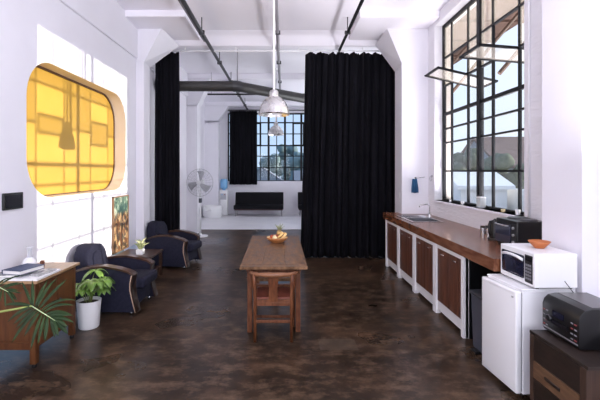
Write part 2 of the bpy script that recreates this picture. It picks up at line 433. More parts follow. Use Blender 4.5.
# columns with flared heads
def column(name, x0, x1, y0, y1, zb, head):
    b = MB(); b.box(min(x0, x1), max(x0, x1), y0, y1, 0, zb + .02)
    A, Bp, C, D = head
    w = x0
    b.hull([A, Bp, C, D, (w, A[1], A[2]), (w, Bp[1], Bp[2]), (w, C[1], C[2]), (w, D[1], D[2])])
    return struct(b, name, M['wall'])
column('column', LX, -2.555, 7.3, 7.62, 3.73, [(-2.23, 7.3, 4.36), (-2.555, 7.3, 3.74), (-2.555, 7.62, 3.72), (-2.09, 8.0, 4.255)])
column('column', RX, 2.15, 7.3, 7.75, 3.70, [(1.88, 7.3, 4.36), (2.15, 7.3, 3.72), (2.15, 7.75, 3.67), (1.82, 8.0, 4.27)])
column('column', LX - .1, -2.41, 11.1, 11.5, 3.55, [(-2.05, 11.1, 4.32), (-2.41, 11.1, 3.55), (-2.41, 11.5, 3.55), (-2.05, 11.5, 4.32)])
column('column', LX - .4, -2.56, 15.6, 16.0, 3.6, [(-2.15, 15.6, 4.32), (-2.56, 15.6, 3.72), (-2.56, 16.0, 3.72), (-2.15, 16.0, 4.32)])
b = MB(); b.box(2.28, RX, 3.06, 3.535, 0, CZ); struct(b, 'column', M['wall'])
# beams
b = MB(); b.box(LX, -1.66, 6.72, 7.97, 4.345, CZ, bev=.01); struct(b, 'beam', M['ceil'])
b = MB(); b.box(1.28, RX, 6.75, 7.97, 4.345, CZ, bev=.01); struct(b, 'beam', M['ceil'])
b = MB()
cove = [(8.0, 4.255), (8.25, 4.255), (8.25, CZ + .02), (7.72, CZ + .02), (7.72, 4.455), (7.82, 4.44), (7.90, 4.39), (7.945, 4.31)]
b.prism(cove, YZ, LX, RX); struct(b, 'beam', M['ceil'], smooth=True, angle=35)
b = MB(); b.box(LX - .4, RX, 11.1, 11.5, 4.3, CZ, bev=.01); struct(b, 'beam', M['ceil'])
b = MB(); b.box(LX - .4, RX, 15.6, 16.0, 4.3, CZ, bev=.01); struct(b, 'beam', M['ceil'])

# window frames
def grid_window(name, f, cols, rows, thick_c, thick_r, skip=(), pane=None, depth=.05, gone=(), cz=(), dusty_from=99, tb=.026):
    """f(u,v,w). skip = set of (col,row) cells without fixed pane"""
    r = sempty(name)
    def bar(b, u0, u1, v0, v1, d=depth):
        p = [f(u, v, w) for u in (u0, u1) for v in (v0, v1) for w in (-d / 2, d / 2)]
        xs, ys, zs = zip(*p); b.box(min(xs), max(xs), min(ys), max(ys), min(zs), max(zs))
    b = MB(); t = .055
    bar(b, cols[0], cols[0] + t, rows[0], rows[-1]); bar(b, cols[-1] - t, cols[-1], rows[0], rows[-1])
    bar(b, cols[0], cols[-1], rows[0], rows[0] + t * .5); bar(b, cols[0], cols[-1], rows[-1] - t, rows[-1])
    b.build('window_frame', M['black_metal'], r)
    b = MB()
    for i, c in enumerate(cols[1:-1], 1):
        w = .085 if i in thick_c else tb
        if w > .05: bar(b, c - w / 2, c + w / 2, rows[0], rows[-1], depth * 1.3)
        else: bar(b, c - w / 2, c + w / 2, rows[0], rows[-1], depth * .7)
    for j, v in enumerate(rows[1:-1], 1):
        w = .05 if j in thick_r else tb
        for i in range(len(cols) - 1):
            if (i, j) in gone: continue
            bar(b, cols[i], cols[i + 1], v - w / 2, v + w / 2, depth * .8)
    b.build('glazing_bar', M['black_metal'], r)
    for nm, mm, test in (('pane', pane or M['glass'], lambda j: j < dusty_from), ('dusty_pane', M['dusty'], lambda j: j >= dusty_from)):
        b = MB(); n = 0
        for i in range(len(cols) - 1):
            for j in range(len(rows) - 1):
                if (i, j) in skip or not test(j): continue
                bar(b, cols[i], cols[i + 1], rows[j], rows[j + 1], .004); n += 1
        if n:
            o = b.build(nm, mm, r)
            if nm == 'dusty_pane': o['label'] = 'dusty beige pane'
        else: b.bm.free()
    return r
FW = lambda u, v, w: (WX + w, u, v)
win = grid_window('window_1', FW, wc, wr, {3}, {4}, skip={(1, 4), (1, 5), (4, 4), (4, 5)}, gone={(1, 5), (4, 5)}, pane=M['dustyl'], dusty_from=5)
# the two dusty closed lights of the second row from the top are clear; pivot sashes stand open
def sash(u0, u1, ang):
    e = bpy.data.objects.new('pivot_sash', None); COL.objects.link(e); e.parent = win
    e['label'] = 'pivot sash standing open'
    e.location = (WX, 0, wr[5]); e.rotation_euler = (0, math.radians(ang), 0)
    h = .47; t = .03; b = MB()
    b.box(-h, h, u0, u0 + t, -.015, .015); b.box(-h, h, u1 - t, u1, -.015, .015)
    b.box(-h, -h + t, u0, u1, -.015, .015); b.box(h - t, h, u0, u1, -.015, .015)
    b.build('sash_frame', M['black_metal'], e)
    b = MB(); b.box(-h + .01, h - .01, u0 + .01, u1 - .01, -.003, .003); b.build('sash_pane', M['dusty'], e)
    b = MB(); b.box(-h - .03, -h + .04, (u0 + u1) / 2 - .012 + .2, (u0 + u1) / 2 + .012 + .2, -.03, -.012, bev=.004); b.build('sash_handle', M['black_metal'], e)
sash(wc[1] + .03, wc[2] - .02, 4.5)
sash(wc[4] + .02, wc[5] - .02, 13)
b = MB(); b.box(RX - .03, WX + .0, wc[0] - .02, wc[-1] + .02, wr[0] - .035, wr[0], bev=.006)
struct(b, 'trim_2', M['wall'])
b = MB(); b.box(WX + .03, RX + .31, wc[-1] - .02, wc[-1] + .001, wr[0], wr[-1])
struct(b, 'trim_3', mat('beige_brick_reveal', (.36, .32, .28), .8, c2=(.44, .39, .34), scale=6, stretch=(1, 1, 3)))
# same pattern beside and behind the camera
c2 = [W2[0], .85, 1.4, 1.75, 2.1, 2.65, W2[1]]
grid_window('window_2', FW, c2, wr, {3}, {4, 6})
grid_window('rear_fill_window', lambda u, v, w: (u, -3.5 + w, v), [-2.3, -1.4, -.5, .5, 1.4, 2.3], [.7, 1.5, 2.3, 3.1, 4.0], {2, 3}, {2})  # unseen window, added to go with the rear fill lamp
# back window
bc = [-2.3, -1.97, -1.64, -1.30, -.97, -.63, -.30, .04, .375, .71, 1.05, 1.39, 1.72, 2.0, 2.3]
br = [1.34, 1.89, 2.36, 2.79, 3.27, 3.73, 4.12]
bwin = grid_window('window_5', lambda u, v, w: (u, YEND + .1 + w, v), bc, br, {5, 7, 9}, {3, 5}, tb=.035, pane=M['farglass'])
def casement(u0, u1, v0, v1):
    b = MB(); t = .07; y0, y1 = YEND + .05, YEND + .12
    b.box(u0, u0 + t, y0, y1, v0, v1); b.box(u1 - t, u1, y0, y1, v0, v1); b.box(u0, u1, y0, y1, v0, v0 + t); b.box(u0, u1, y0, y1, v1 - t, v1)
    b.build('casement_frame', M['black_metal'], bwin)
casement(.34, .84, 2.76, 3.74); casement(-1.33, -.93, 2.76, 3.74)

# ------------------------------------------------------------------ pipes, duct
def ceiling_pipe(name, label, x, r, m, y0=.5, y1=16, second=None):
    t = thing(name, label, 'pipe', (x, 0, 4.19))
    b = MB(); b.tube([(0, y0, 0), (0, y1, 0)], r, 12); b.build('pipe_run', m, t, smooth=True)
    if second:
        b = MB(); b.tube([(second, y0, .035), (second, 7.6, .035)], r * .75, 10); b.build('conduit', M['greypipe'], t, smooth=True)
    for k in range(8):
        y = 1.2 + k * 1.95
        if 7.7 < y < 8.3: y += .6
        b = MB(); b.box(-.05, .05, y - .025, y + .025, -r * 1.15, r * 1.15, bev=.008)
        b.box(-.008, .008, y - .008, y + .008, 0, CZ - 4.19); b.build('pipe_clamp', M['dark_metal'], t)
    return t
ceiling_pipe('ceiling_pipe', 'dark pipe with grey conduit along the ceiling on the left side', -1.45, .034, M['dark_metal'], second=-.06)
ceiling_pipe('ceiling_pipe', 'grey pipe along the middle of the ceiling behind the pendant rod', -.115, .03, M['greypipe'])
ceiling_pipe('ceiling_pipe', 'thin dark pipe along the ceiling running to the right black curtain', 1.12, .026, M['black_metal'])

t = thing('ventilation_duct', 'black round duct bending away below the ceiling of the far bay', 'duct', (0, 8.40, 3.53))
b = MB(); b.tube([(-2.66, 0, 0), (-1.05, 0, 0)], .108, 20); b.build('duct_run', M['duct'], t, smooth=True, angle=50)
b = MB(); b.tube([(-1.05, 0, 0), (-.98, .015, 0), (-.90, .09, 0), (1.9, 2.75, 0)], .108, 20); b.build('duct_run', M['duct'], t, smooth=True, angle=50)
b = MB(); b.tube([(-1.07, 0, 0), (-1.0, .005, 0), (-.93, .06, 0)], .117, 20); b.build('elbow_collar', M['dark_metal'], t, smooth=True, angle=50)
b = MB(); b.tube([(-.98, .01, .1), (-.98, .01, CZ - 3.53)], .012, 8); b.build('hanger_rod', M['greypipe'], t)
b = MB(); b.tube([(1.5, 2.37, .1), (1.5, 2.37, CZ - 3.53)], .012, 8); b.build('hanger_rod', M['greypipe'], t)

# ------------------------------------------------------------------ curtains
def curtain(name, label, x0, x1, y, z0, z1, folds, amp, seed, rail=None, ragged=.0, flare_l=0.0):
    rnd = random.Random(seed)
    t = thing(name, label, 'curtain', ((x0 + x1) / 2, y, z0))
    nx, nz = folds * 12, 24
    ph = [rnd.uniform(-.5, .5) for _ in range(folds + 2)]; am = [rnd.uniform(.6, 1.2) for _ in range(folds + 2)]
    b = MB(); g = []
    cx = (x0 + x1) / 2
    for j in range(nz + 1):
        fz = j / nz; row = []
        for i in range(nx + 1):
            u = i / nx; k = u * folds; a = am[int(k)] * (1 - (k % 1)) + am[int(k) + 1] * (k % 1)
            w = 2 * PI * (k + .18 * math.sin(3 * fz + ph[int(k)] * 2))
            flare = 1 + .28 * (1 - fz) ** 2
            yy = amp * a * math.sin(w) * (.75 + .5 * (1 - fz)) + .3 * amp * math.sin(2.7 * w + ph[0])
            uu = u + .012 * math.sin(9.1 * u * PI + ph[1] * 4) + .01 * math.sin(17 * u * PI + ph[2] * 5)
            xx = (x0 + (x1 - x0) * uu - cx) + .25 * amp * math.cos(w) * flare
            xx -= flare_l * (1 - u) * (1 - fz) ** 1.5
            zz = fz * (z1 - z0)
            if j == nz: zz -= ragged * (.5 + .5 * math.cos(w * .5))
            if j == 0: zz += .004 * (1 + math.sin(w))
            row.append(b.bm.verts.new((xx, yy, zz)))
        g.append(row)
    for j in range(nz):
        for i in range(nx): b.bm.faces.new((g[j][i], g[j][i + 1], g[j + 1][i + 1], g[j + 1][i]))
    o = b.build('curtain_cloth', M['velvet'], t, smooth=True)
    md = o.modifiers.new('thick', 'SOLIDIFY'); md.thickness = .008
    return t
curtain('stage_curtain', 'wide black curtain hanging to the floor on the right, behind the worktop end', .43, 2.28, 8.12, .001, 4.16, 17, .06, 3, ragged=.035, flare_l=.11)
curtain('stage_curtain', 'narrow black curtain gathered behind the left column', -2.62, -2.13, 8.12, .005, 4.16, 7, .05, 5, ragged=.03)
curtain('stage_curtain', 'black curtain half covering the far window above the sofa', -2.2, -1.09, 16.12, 1.2, 4.17, 9, .03, 8)
t = thing('curtain_rail', 'white curtain rail across the room under the ceiling beam', 'rail', (0, 8.12, 4.185))
b = MB(); b.tube([(LX + .05, 0, 0), (RX - .05, 0, 0)], .016, 10); b.build('rail_tube', M['white_metal'], t, smooth=True)
for x in (-2.0, -.98, .3, 1.6):
    b = MB(); b.box(x - .012, x + .012, -.012, .012, .0, .075); b.build('rail_bracket', M['white_metal'], t)
t = thing('curtain_rail', 'black rail hanging in front of the second left column', 'rail', (0, 11.0, 3.86))
b = MB(); b.tube([(-2.1, 0, 0), (1.9, 0, 0)], .022, 10); b.build('rail_tube', M['black_metal'], t, smooth=True)
for x in (-2.0, -.22, 1.6):
    b = MB(); b.tube([(x, 0, 0), (x, 0, CZ - 3.86)], .006, 6); b.build('rail_hanger', M['greypipe'], t)
t = thing('curtain_rail', 'black rail above the far window', 'rail', (0, 16.12, 4.20))
b = MB(); b.tube([(-2.3, 0, 0), (2.3, 0, 0)], .02, 8); b.build('rail_tube', M['black_metal'], t, smooth=True)
for x in (-1.8, 0, 1.8):
    b = MB(); b.box(x - .01, x + .01, 0, YEND - 16.12, -.01, .01); b.build('rail_bracket', M['black_metal'], t)

# ------------------------------------------------------------------ pendant lamps
def pendant(label, x, y, zb):
    t = thing('pendant_lamp', label, 'pendant lamp', (x, y, zb), group='metal dome pendant lamps')
    prof = [(.205, 0), (.215, .012), (.21, .025), (.20, .06), (.185, .115), (.155, .175), (.115, .22), (.075, .245), (.062, .25), (.06, .315), (.045, .335), (.02, .345), (0, .345)]
    inner = [(.06, .24), (.11, .212), (.15, .168), (.178, .112), (.193, .06), (.205, 0)]
    b = MB(); b.lathe([(0, .24)] + inner + prof, 36); b.build('lamp_shade', M['alu'], t, smooth=True, angle=50)
    b = MB(); b.lathe([(.0, .05), (.03, .06), (.042, .10), (.03, .15), (.02, .2), (.02, .24), (0, .24)], 16); b.build('bulb', M['white_plastic'], t, smooth=True)
    b = MB(); b.tube([(0, 0, .34), (0, 0, CZ - zb)], .016, 10); b.build('hanging_rod', M['white_metal'], t, smooth=True)
    b = MB(); b.lathe([(0, CZ - zb - .05), (.05, CZ - zb - .05), (.06, CZ - zb), (0, CZ - zb)], 18); b.build('ceiling_rose', M['white_metal'], t)
    return t
pendant('large shiny metal dome pendant lamp, the nearer of the two', -.135, 5.38, 2.50)
pendant('smaller looking metal dome pendant lamp hanging in the far bay', -.215, 10.6, 2.70)

# ------------------------------------------------------------------ dining table, chair, fruit
TX = -.115
t = thing('dining_table', 'long worn brown wooden table in the middle of the dark floor', 'table', (TX - .005, 5.18, 0), .012)
b = MB(); b.box(-.355, .355, -.90, 1.01, .724, .744); b.build('tabletop', M['table_wood'], t)
for x0, x1 in ((-.355, -.125), (-.122, .118), (.121, .355)):
    b = MB(); b.box(x0, x1, -.90, 1.01, .74, .75, bev=.002); b.build('top_board', M['table_wood'], t)
b = MB(); b.box(-.357, .357, -1.01, -.902, .721, .75, bev=.005); b.build('end_board', M['table_wood'], t)
for sx in (-1, 1):
    for y in (-.82, .84):
        b = MB(); b.box(sx * .262 - .026, sx * .262 + .026, y - .026, y + .026, 0, .726, bev=.005)
        b.build('leg', M['chair_wood'], t)
        b = MB(); b.prism([(sx * .262 - .045, .724), (sx * .262 + .045, .724), (sx * .262 + .026, .64), (sx * .262 - .026, .64)], XZ, y - .03, y + .03); b.build('bracket', M['chair_wood'], t)
    b = MB(); b.box(sx * .262 - .012, sx * .262 + .012, -.8, .82, .62, .712); b.build('apron', M['chair_wood'], t)
for y in (-.82, .84):
    b = MB(); b.box(-.25, .25, y - .012, y + .012, .62, .712); b.build('apron', M['chair_wood'], t)
b = MB(); b.box(-.27, .27, .80, .88, .10, .15, bev=.005); b.box(-.05, .05, .82, .86, .1, .7); b.build('trestle_board', M['table_wood'], t)
b = MB(); b.box(-.27, .27, .25, .30, .17, .21, bev=.004); b.build('stretcher', M['chair_wood'], t)

t = thing('wooden_armchair', 'red-brown wooden chair with curved back tucked under the table end', 'chair', (-.11, 4.10, 0))
b = MB(); b.box(-.205, .205, -.005, .42, .40, .435, bev=.006); b.build('seat_frame', M['chair_wood'], t)
b = MB(); b.box(-.185, .185, .015, .40, .425, .45, bev=.008); b.build('seat', M['seat_red'], t)
for sx in (-1, 1):
    b = MB(); b.tube([(sx * .187, 0, 0), (sx * .187, 0, .42), (sx * .19, -.012, .60), (sx * .195, -.02, .69)], .018, 8)
    b.build('leg', M['chair_wood'], t, smooth=True)
    b = MB(); b.tube([(sx * .215, .40, 0), (sx * .215, .40, .42), (sx * .222, .40, .55), (sx * .225, .39, .645)], .018, 8)
    b.build('leg', M['chair_wood'], t, smooth=True)
    b = MB(); b.tube([(sx * .2, .2, .43), (sx * .225, .21, .52), (sx * .222, .2, .60), (sx * .235, .2, .665)], .011, 8)
    b.build('arm_support', M['chair_wood'], t, smooth=True)
    b = MB(); b.box(sx * .2 - .01, sx * .2 + .01, 0, .40, .17, .20); b.build('stretcher', M['chair_wood'], t)
b = MB(); b.box(-.19, .19, -.012, .012, .195, .225, bev=.003); b.build('stretcher', M['chair_wood'], t)
b = MB(); b.box(-.215, .215, .39, .41, .10, .13, bev=.003); b.build('stretcher', M['chair_wood'], t)
b = MB(); b.box(-.17, .17, -.012, .012, .37, .41, bev=.003); b.build('rear_apron', M['chair_wood'], t)
rail = [(-.255, .42, .625), (-.262, .25, .66), (-.252, .12, .682), (-.215, .02, .695), (-.15, -.035, .695), (-.08, -.052, .698), (0, -.056, .698)]
rail = rail + [(-x, y, z) for x, y, z in rail[-2::-1]]
b = MB(); b.tube(rail, [.016, .017, .018, .019, .021, .026, .027, .026, .021, .019, .018, .017, .016], 10)
b.build('arm_rail', M['crest'], t, smooth=True)
b = MB()
b.prism([(-.048, .41), (.048, .41), (.044, .55), (.056, .69), (-.056, .69), (-.044, .55)], lambda u, v, w: (u, w - .09 * max(0, v - .43) * 1.6, v), -.009, .009)
b.build('back_splat', M['chair_wood'], t)

FX, FY, FZ = -.095, 5.60, .75
t = thing('fruit_bowl', 'shallow orange-brown wooden bowl of fruit on the table', 'bowl', (FX, FY, FZ))
b = MB(); b.lathe([(0, 0), (.07, 0), (.09, .012), (.135, .05), (.15, .072), (.145, .076)], 32); b.build('bowl_body', M['bowl_wood'], t, smooth=True)
b = MB(); b.lathe([(.145, .076), (.128, .052), (.085, .022), (0, .014)], 32); b.build('bowl_lining', M['bowl_in'], t, smooth=True)
def fruit_apple(label, dx, dy, dz, r=.035):
    a = thing('apple', label, 'fruit', (FX + dx, FY + dy, FZ + dz), group='fruit in the bowl')
    b = MB(); b.lathe([(0, -.8 * r), (.4 * r, -.9 * r), (.85 * r, -.5 * r), (r, .1 * r), (.85 * r, .65 * r), (.45 * r, .85 * r), (.12 * r, .72 * r), (0, .6 * r)], 18)
    b.build('apple_body', M['apple'], a, smooth=True)
    b = MB(); b.tube([(0, 0, .6 * r), (.1 * r, 0, 1.15 * r)], .002, 6); b.build('stalk', M['bark'], a)
fruit_apple('dark red apple at the left of the bowl', -.068, .028, .075)
fruit_apple('red apple in the middle of the bowl in front of the pineapple', -.012, .065, .078, .031)
a = thing('pear', 'pale yellow pear at the front of the fruit bowl', 'fruit', (FX - .035, FY - .045, FZ + .068), group='fruit in the bowl')
b = MB(); b.lathe([(0, -.034), (.022, -.032), (.034, -.008), (.03, .014), (.018, .032), (.012, .044), (0, .047)], 16); b.build('pear_body', M['pear'], a, smooth=True)
b = MB(); b.tube([(0, 0, .045), (.004, 0, .06)], .002, 6); b.build('stalk', M['bark'], a)
def banana(label, off, lift):
    a = thing('banana', label, 'fruit', (FX, FY, FZ), group='fruit in the bowl')
    pts = []; rs = []
    for k in range(11):
        u = k / 10; ang = math.radians(-75 + 150 * u)
        pts.append((.03 + off + .085 * math.cos(ang), -.045 + .085 * math.sin(ang), .075 + lift + .035 * math.sin(PI * u) + .03 * u))
        rs.append(.004 + .014 * math.sin(PI * min(1, max(.06, u * .92 + .04))) ** .6)
    b = MB(); b.tube(pts, rs, 8); b.build('banana_body', M['banana'], a, smooth=True)
banana('yellow banana lying along the right rim of the bowl', 0.0, 0.0)
banana('inner yellow banana beside the pineapple in the bowl', -.045, .012)
a = thing('pineapple', 'small pineapple with a pale leafy crown in the fruit bowl', 'fruit', (FX + .03, FY + .085, FZ + .082), group='fruit in the bowl')
b = MB(); b.lathe([(0, -.03), (.03, -.028), (.042, .0), (.042, .04), (.03, .07), (.012, .08), (0, .08)], 16); b.build('pineapple_body', M['pine'], a, smooth=True)
b = MB()
for k in range(14):
    an = k * 2.4; l = .07 + .03 * ((k * 7) % 3) / 2; sp = .012 + .022 * (1 - k / 14)
    p0 = Vector((.008 * math.cos(an), .008 * math.sin(an), .072)); p1 = p0 + Vector((sp * math.cos(an), sp * math.sin(an), l * .6)); p2 = p0 + Vector((sp * 2.2 * math.cos(an), sp * 2.2 * math.sin(an), l))
    b.tube([p0, p1, p2], [.007, .006, .001], 5)
b.build('crown', M['pineleaf'], a, smooth=True)

# ------------------------------------------------------------------ navy armchairs
def armchair(label, loc, rz):
    t = thing('club_armchair', label, 'armchair', loc, rz, group='navy club armchairs')
    side = [(.02, .045), (-.02, .30), (.0, .49), (.12, .545), (.27, .575), (.42, .575), (.57, .55), (.70, .515), (.755, .49), (.735, .40), (.735, .31), (.76, .2), (.80, .045)]
    topc = side[2:9]; front = side[8:]
    for s in (-1, 1):
        y0, y1 = (s * .36, s * .25)
        b = MB(); b.prism(side, XZ, min(y0, y1), max(y0, y1), bev=.012); b.build('armrest', M['navy'], t, smooth=True, angle=45)
        b = MB(); n = len(topc)
        cap = [(u, v + .004) for u, v in topc] + [(topc[-1][0] + .022, topc[-1][1] - .012)]
        poly = cap + [(u, v + .022) for u, v in cap[::-1]]
        b.prism(poly, XZ, min(y0, y1) - .006, max(y0, y1) + .004, bev=.007); b.build('arm_cap', M['dark_wood'], t, smooth=True, angle=40)
        b = MB(); poly = [(u + .002, v) for u, v in front] + [(u + .018, v) for u, v in front[::-1]]
        b.prism(poly, XZ, min(y0, y1) - .004, max(y0, y1) + .004, bev=.005); b.build('front_post', M['post_wood'], t, smooth=True, angle=40)
        b = MB(); yo = y0 + s * .004
        b.tube([(u - .006, yo, v) for u, v in front], .006, 6); b.build('piping', M['piping'], t, smooth=True)
        for x in (.08, .72):
            b = MB(); b.lathe([(0, 0), (.018, .004), (.024, .024), (.018, .046), (.012, .055), (.012, .1), (0, .1)], 12, loc=(x, s * .29, 0)); b.build('caster', M['dark_metal'] if x < .5 else M['steel'], t, smooth=True)
    b = MB(); b.box(.04, .76, -.25, .25, .09, .30, bev=.02); b.build('seat_base', M['navy'], t, smooth=True, angle=45)
    b = MB(); b.box(.16, .86, -.245, .245, .29, .43, bev=.045, seg=4); b.build('seat_cushion', M['navy'], t, smooth=True, angle=60)
    # reclining back with a rounded head
    out = []
    for k in range(17):
        a = PI * k / 16
        out.append((.265 * math.cos(a), .60 + .205 * math.sin(a) ** .75))
    poly = [(-.245, .12), (.245, .12), (.245, .5)] + out + [(-.245, .5)]
    f = lambda u, v, w: (.12 + w - .15 * (v - .3), u, v)
    b = MB(); b.prism(poly, f, -.10, .08, bev=.03); b.build('backrest', M['navy'], t, smooth=True, angle=50)
    b = MB(); inner = [(-.13, .42), (.13, .42), (.13, .64), (.10, .70), (0, .72), (-.10, .70), (-.13, .64)]
    b.prism(inner, f, .06, .10, bev=.015); b.build('back_pad', M['navy'], t, smooth=True, angle=50)
    return t
armchair('navy fabric armchair with wooden arms beside the tall white plant pot', (-2.57, 5.20, 0), math.radians(-2))
armchair('navy fabric armchair with wooden arms standing by the left column and fan', (-2.45, 7.56, 0), math.radians(-9))

t = thing('side_table', 'low dark wooden side table between the two navy armchairs', 'table', (-2.33, 6.42, 0))
b = MB(); b.box(-.3, .3, -.33, .33, .405, .435, bev=.006); b.build('tabletop', M['dark_wood'], t)
for sx in (-1, 1):
    for sy in (-1, 1):
        b = MB(); b.box(sx * .26 - .022, sx * .26 + .022, sy * .29 - .022, sy * .29 + .022, 0, .405); b.build('leg', M['dark_wood'], t)
b = MB(); b.box(-.26, .26, -.30, .30, .14, .16); b.build('lower_shelf', M['dark_wood'], t)
t = thing('potted_plant', 'small pale leafy plant in a square white pot on the side table', 'potted plant', (-2.27, 6.32, .435))
b = MB(); b.prism([(-.05, -.05), (.05, -.05), (.05, .05), (-.05, .05)], XY, 0, .08, bev=.006); b.build('pot', M['white_plastic'], t)
b = MB()
for k in range(16):
    an = k * 2.39; l = .1 + .07 * ((k * 5) % 4) / 3; sp = .04 + .05 * (k % 3) / 2
    p0 = Vector((.015 * math.cos(an), .015 * math.sin(an), .075)); p1 = p0 + Vector((sp * .5 * math.cos(an), sp * .5 * math.sin(an), l * .75)); p2 = p0 + Vector((sp * 1.3 * math.cos(an), sp * 1.3 * math.sin(an), l))
    b.tube([p0, p1, p2], [.006, .013, .002], 5)
b.build('foliage', M['leaf_pale'], t, smooth=True)

# ------------------------------------------------------------------ wall pictures
t = thing('framed_picture', 'unglazed poster with green and brown figures on the sunlit left wall', 'picture', (LX + .005, 6.28, .46))
b = MB(); b.box(0, .02, 0, .57, 0, .865); b.build('canvas', M['art'], t)
b = MB()
b.box(0, .03, -.018, .0, -.018, .883); b.box(0, .03, .57, .588, -.018, .883); b.box(0, .03, -.018, .588, -.018, 0); b.box(0, .03, -.018, .588, .865, .883)
b.build('picture_frame', M['gold'], t)
t = thing('wall_screen', 'small black glossy screen on the left wall above the dresser', 'screen', (LX + .004, 3.82, 1.37))
b = MB(); b.box(0, .022, 0, .285, 0, .165, bev=.005); b.build('screen_housing', M['black_plastic'], t)
b = MB(); b.box(.0215, .024, .02, .265, .02, .145); b.build('display', M['screen'], t)

# ------------------------------------------------------------------ dresser and things on it
DX0, DX1, DY0, DY1 = -2.62, -2.20, 3.54, 4.22
t = thing('dresser', 'orange-brown wooden dresser against the left wall', 'dresser', ((DX0 + DX1) / 2, (DY0 + DY1) / 2, 0))
hx, hy = (DX1 - DX0) / 2, (DY1 - DY0) / 2
b = MB(); b.box(-hx + .01, hx - .01, -hy + .012, hy - .01, .17, .755); b.build('carcass', M['dresser_wood'], t)
b = MB(); b.box(-hx - .03, hx + .035, -hy - .03, hy + .03, .755, .782, bev=.006); b.build('dresser_top', M['dresser_top'], t)
for sx in (-1, 1):
    for sy in (-1, 1):
        b = MB(); b.box(sx * (hx - .025) - .027, sx * (hx - .025) + .027, sy * (hy - .025) - .027, sy * (hy - .025) + .027, .035, .755, bev=.004)
        lg = b.build('leg', M['dresser_wood'], t)
        b = MB(); b.lathe([(0, 0), (.018, 0), (.02, .018), (.012, .035), (0, .036)], 10, loc=(sx * (hx - .025), sy * (hy - .025), 0)); b.build('caster', M['black_metal'], lg)
b = MB(); b.box(-hx + .055, hx - .055, -hy + .004, -hy + .02, .24, .70, bev=.006); b.build('end_panel', M['dresser_wood'], t)
b = MB(); b.box(-hx + .05, hx - .05, -hy - .0, -hy + .02, .165, .225); b.build('lower_rail', M['dresser_wood'], t)
for k in (0, 1):
    y0 = -hy + .058 + k * .288
    b = MB(); b.box(hx - .012, hx + .004, y0, y0 + .276, .19, .735, bev=.005); d = b.build('door', M['dresser_wood'], t)
    b = MB(); b.ball((hx + .014, y0 + (.25 if k == 0 else .026), .5), .012, 2); b.build('knob', M['dark_metal'], d, smooth=True)
TZ = .782
b = MB(); b.box(-2.64, -2.165, 3.51, 3.88, TZ, TZ + .02, bev=.004)
tag(b.build('serving_tray', M['white_plastic']), 'thin white tray lying on the near end of the dresser', 'tray')
def book(label, cx, cy, z, w, l, th, rz, cover, group='books on the dresser'):
    t = thing('book', label, 'book', (cx, cy, z), rz, group)
    b = MB(); b.box(-w / 2, w / 2, -l / 2, l / 2, 0, .004); b.box(-w / 2, w / 2, -l / 2, l / 2, th - .004, th); b.box(-w / 2, -w / 2 + .005, -l / 2, l / 2, 0, th); b.build('cover', cover, t)
    b = MB(); b.box(-w / 2 + .006, w / 2 - .006, -l / 2 + .006, l / 2 - .006, .004, th - .004); b.build('page_block', M['paper'], t)
book('grey patterned book lying flat at the bottom left of the dresser pile', -2.49, 3.68, TZ + .02, .2, .28, .024, .1, M['grey_book'])
book('navy blue hardback lying on the patterned book', -2.40, 3.69, TZ + .044, .2, .27, .038, -.22, M['navy_book'])
book('thin grey book lying beside the navy book on the tray', -2.235, 3.72, TZ + .02, .09, .24, .014, -.12, M['grey_book'])
t = thing('flower_vase', 'white round-bellied vase with a glass neck on the dresser', 'vase', (-2.53, 3.98, TZ))
b = MB(); b.lathe([(0, 0), (.05, 0), (.066, .02), (.07, .05), (.058, .085), (.032, .105), (.024, .11), (0, .11)], 26); b.build('vase_body', M['white_plastic'], t, smooth=True)
b = MB(); b.lathe([(.024, .108), (.021, .14), (.022, .20), (.027, .215), (.022, .212), (.018, .2), (.017, .14), (.018, .112)], 20); b.build('vase_neck', M['vaseglass'], t, smooth=True)
b = MB(); b.box(-.016, .016, -.016, .016, 0, .065, bev=.003, loc=Vector((-2.44, 4.04, TZ)))
tag(b.build('small_box', M['brown_card']), 'small brown box standing right of the white vase', 'box')

# ------------------------------------------------------------------ plants at the left
def leaflet(b, base, d, nrm, length, width, droop, seg=7):
    d = d.normalized(); side = d.cross(nrm).normalized(); p = base.copy(); prev = None
    step = length / seg
    for k in range(seg + 1):
        u = k / seg; w = width * (math.sin(PI * min(.98, u * .9 + .08)) ** .8)
        if k == seg: w = width * .04
        mid = p - nrm * width * .12
        row = (b.bm.verts.new(p - side * w), b.bm.verts.new(mid), b.bm.verts.new(p + side * w))
        if prev:
            b.bm.faces.new((prev[0], prev[1], row[1], row[0])); b.bm.faces.new((prev[1], prev[2], row[2], row[1]))
        prev = row
        dd = (d + Vector((0, 0, -droop * u))).normalized(); p = p + dd * step
def solid(o, th=.0015):
    m = o.modifiers.new('thick', 'SOLIDIFY'); m.thickness = th; return o

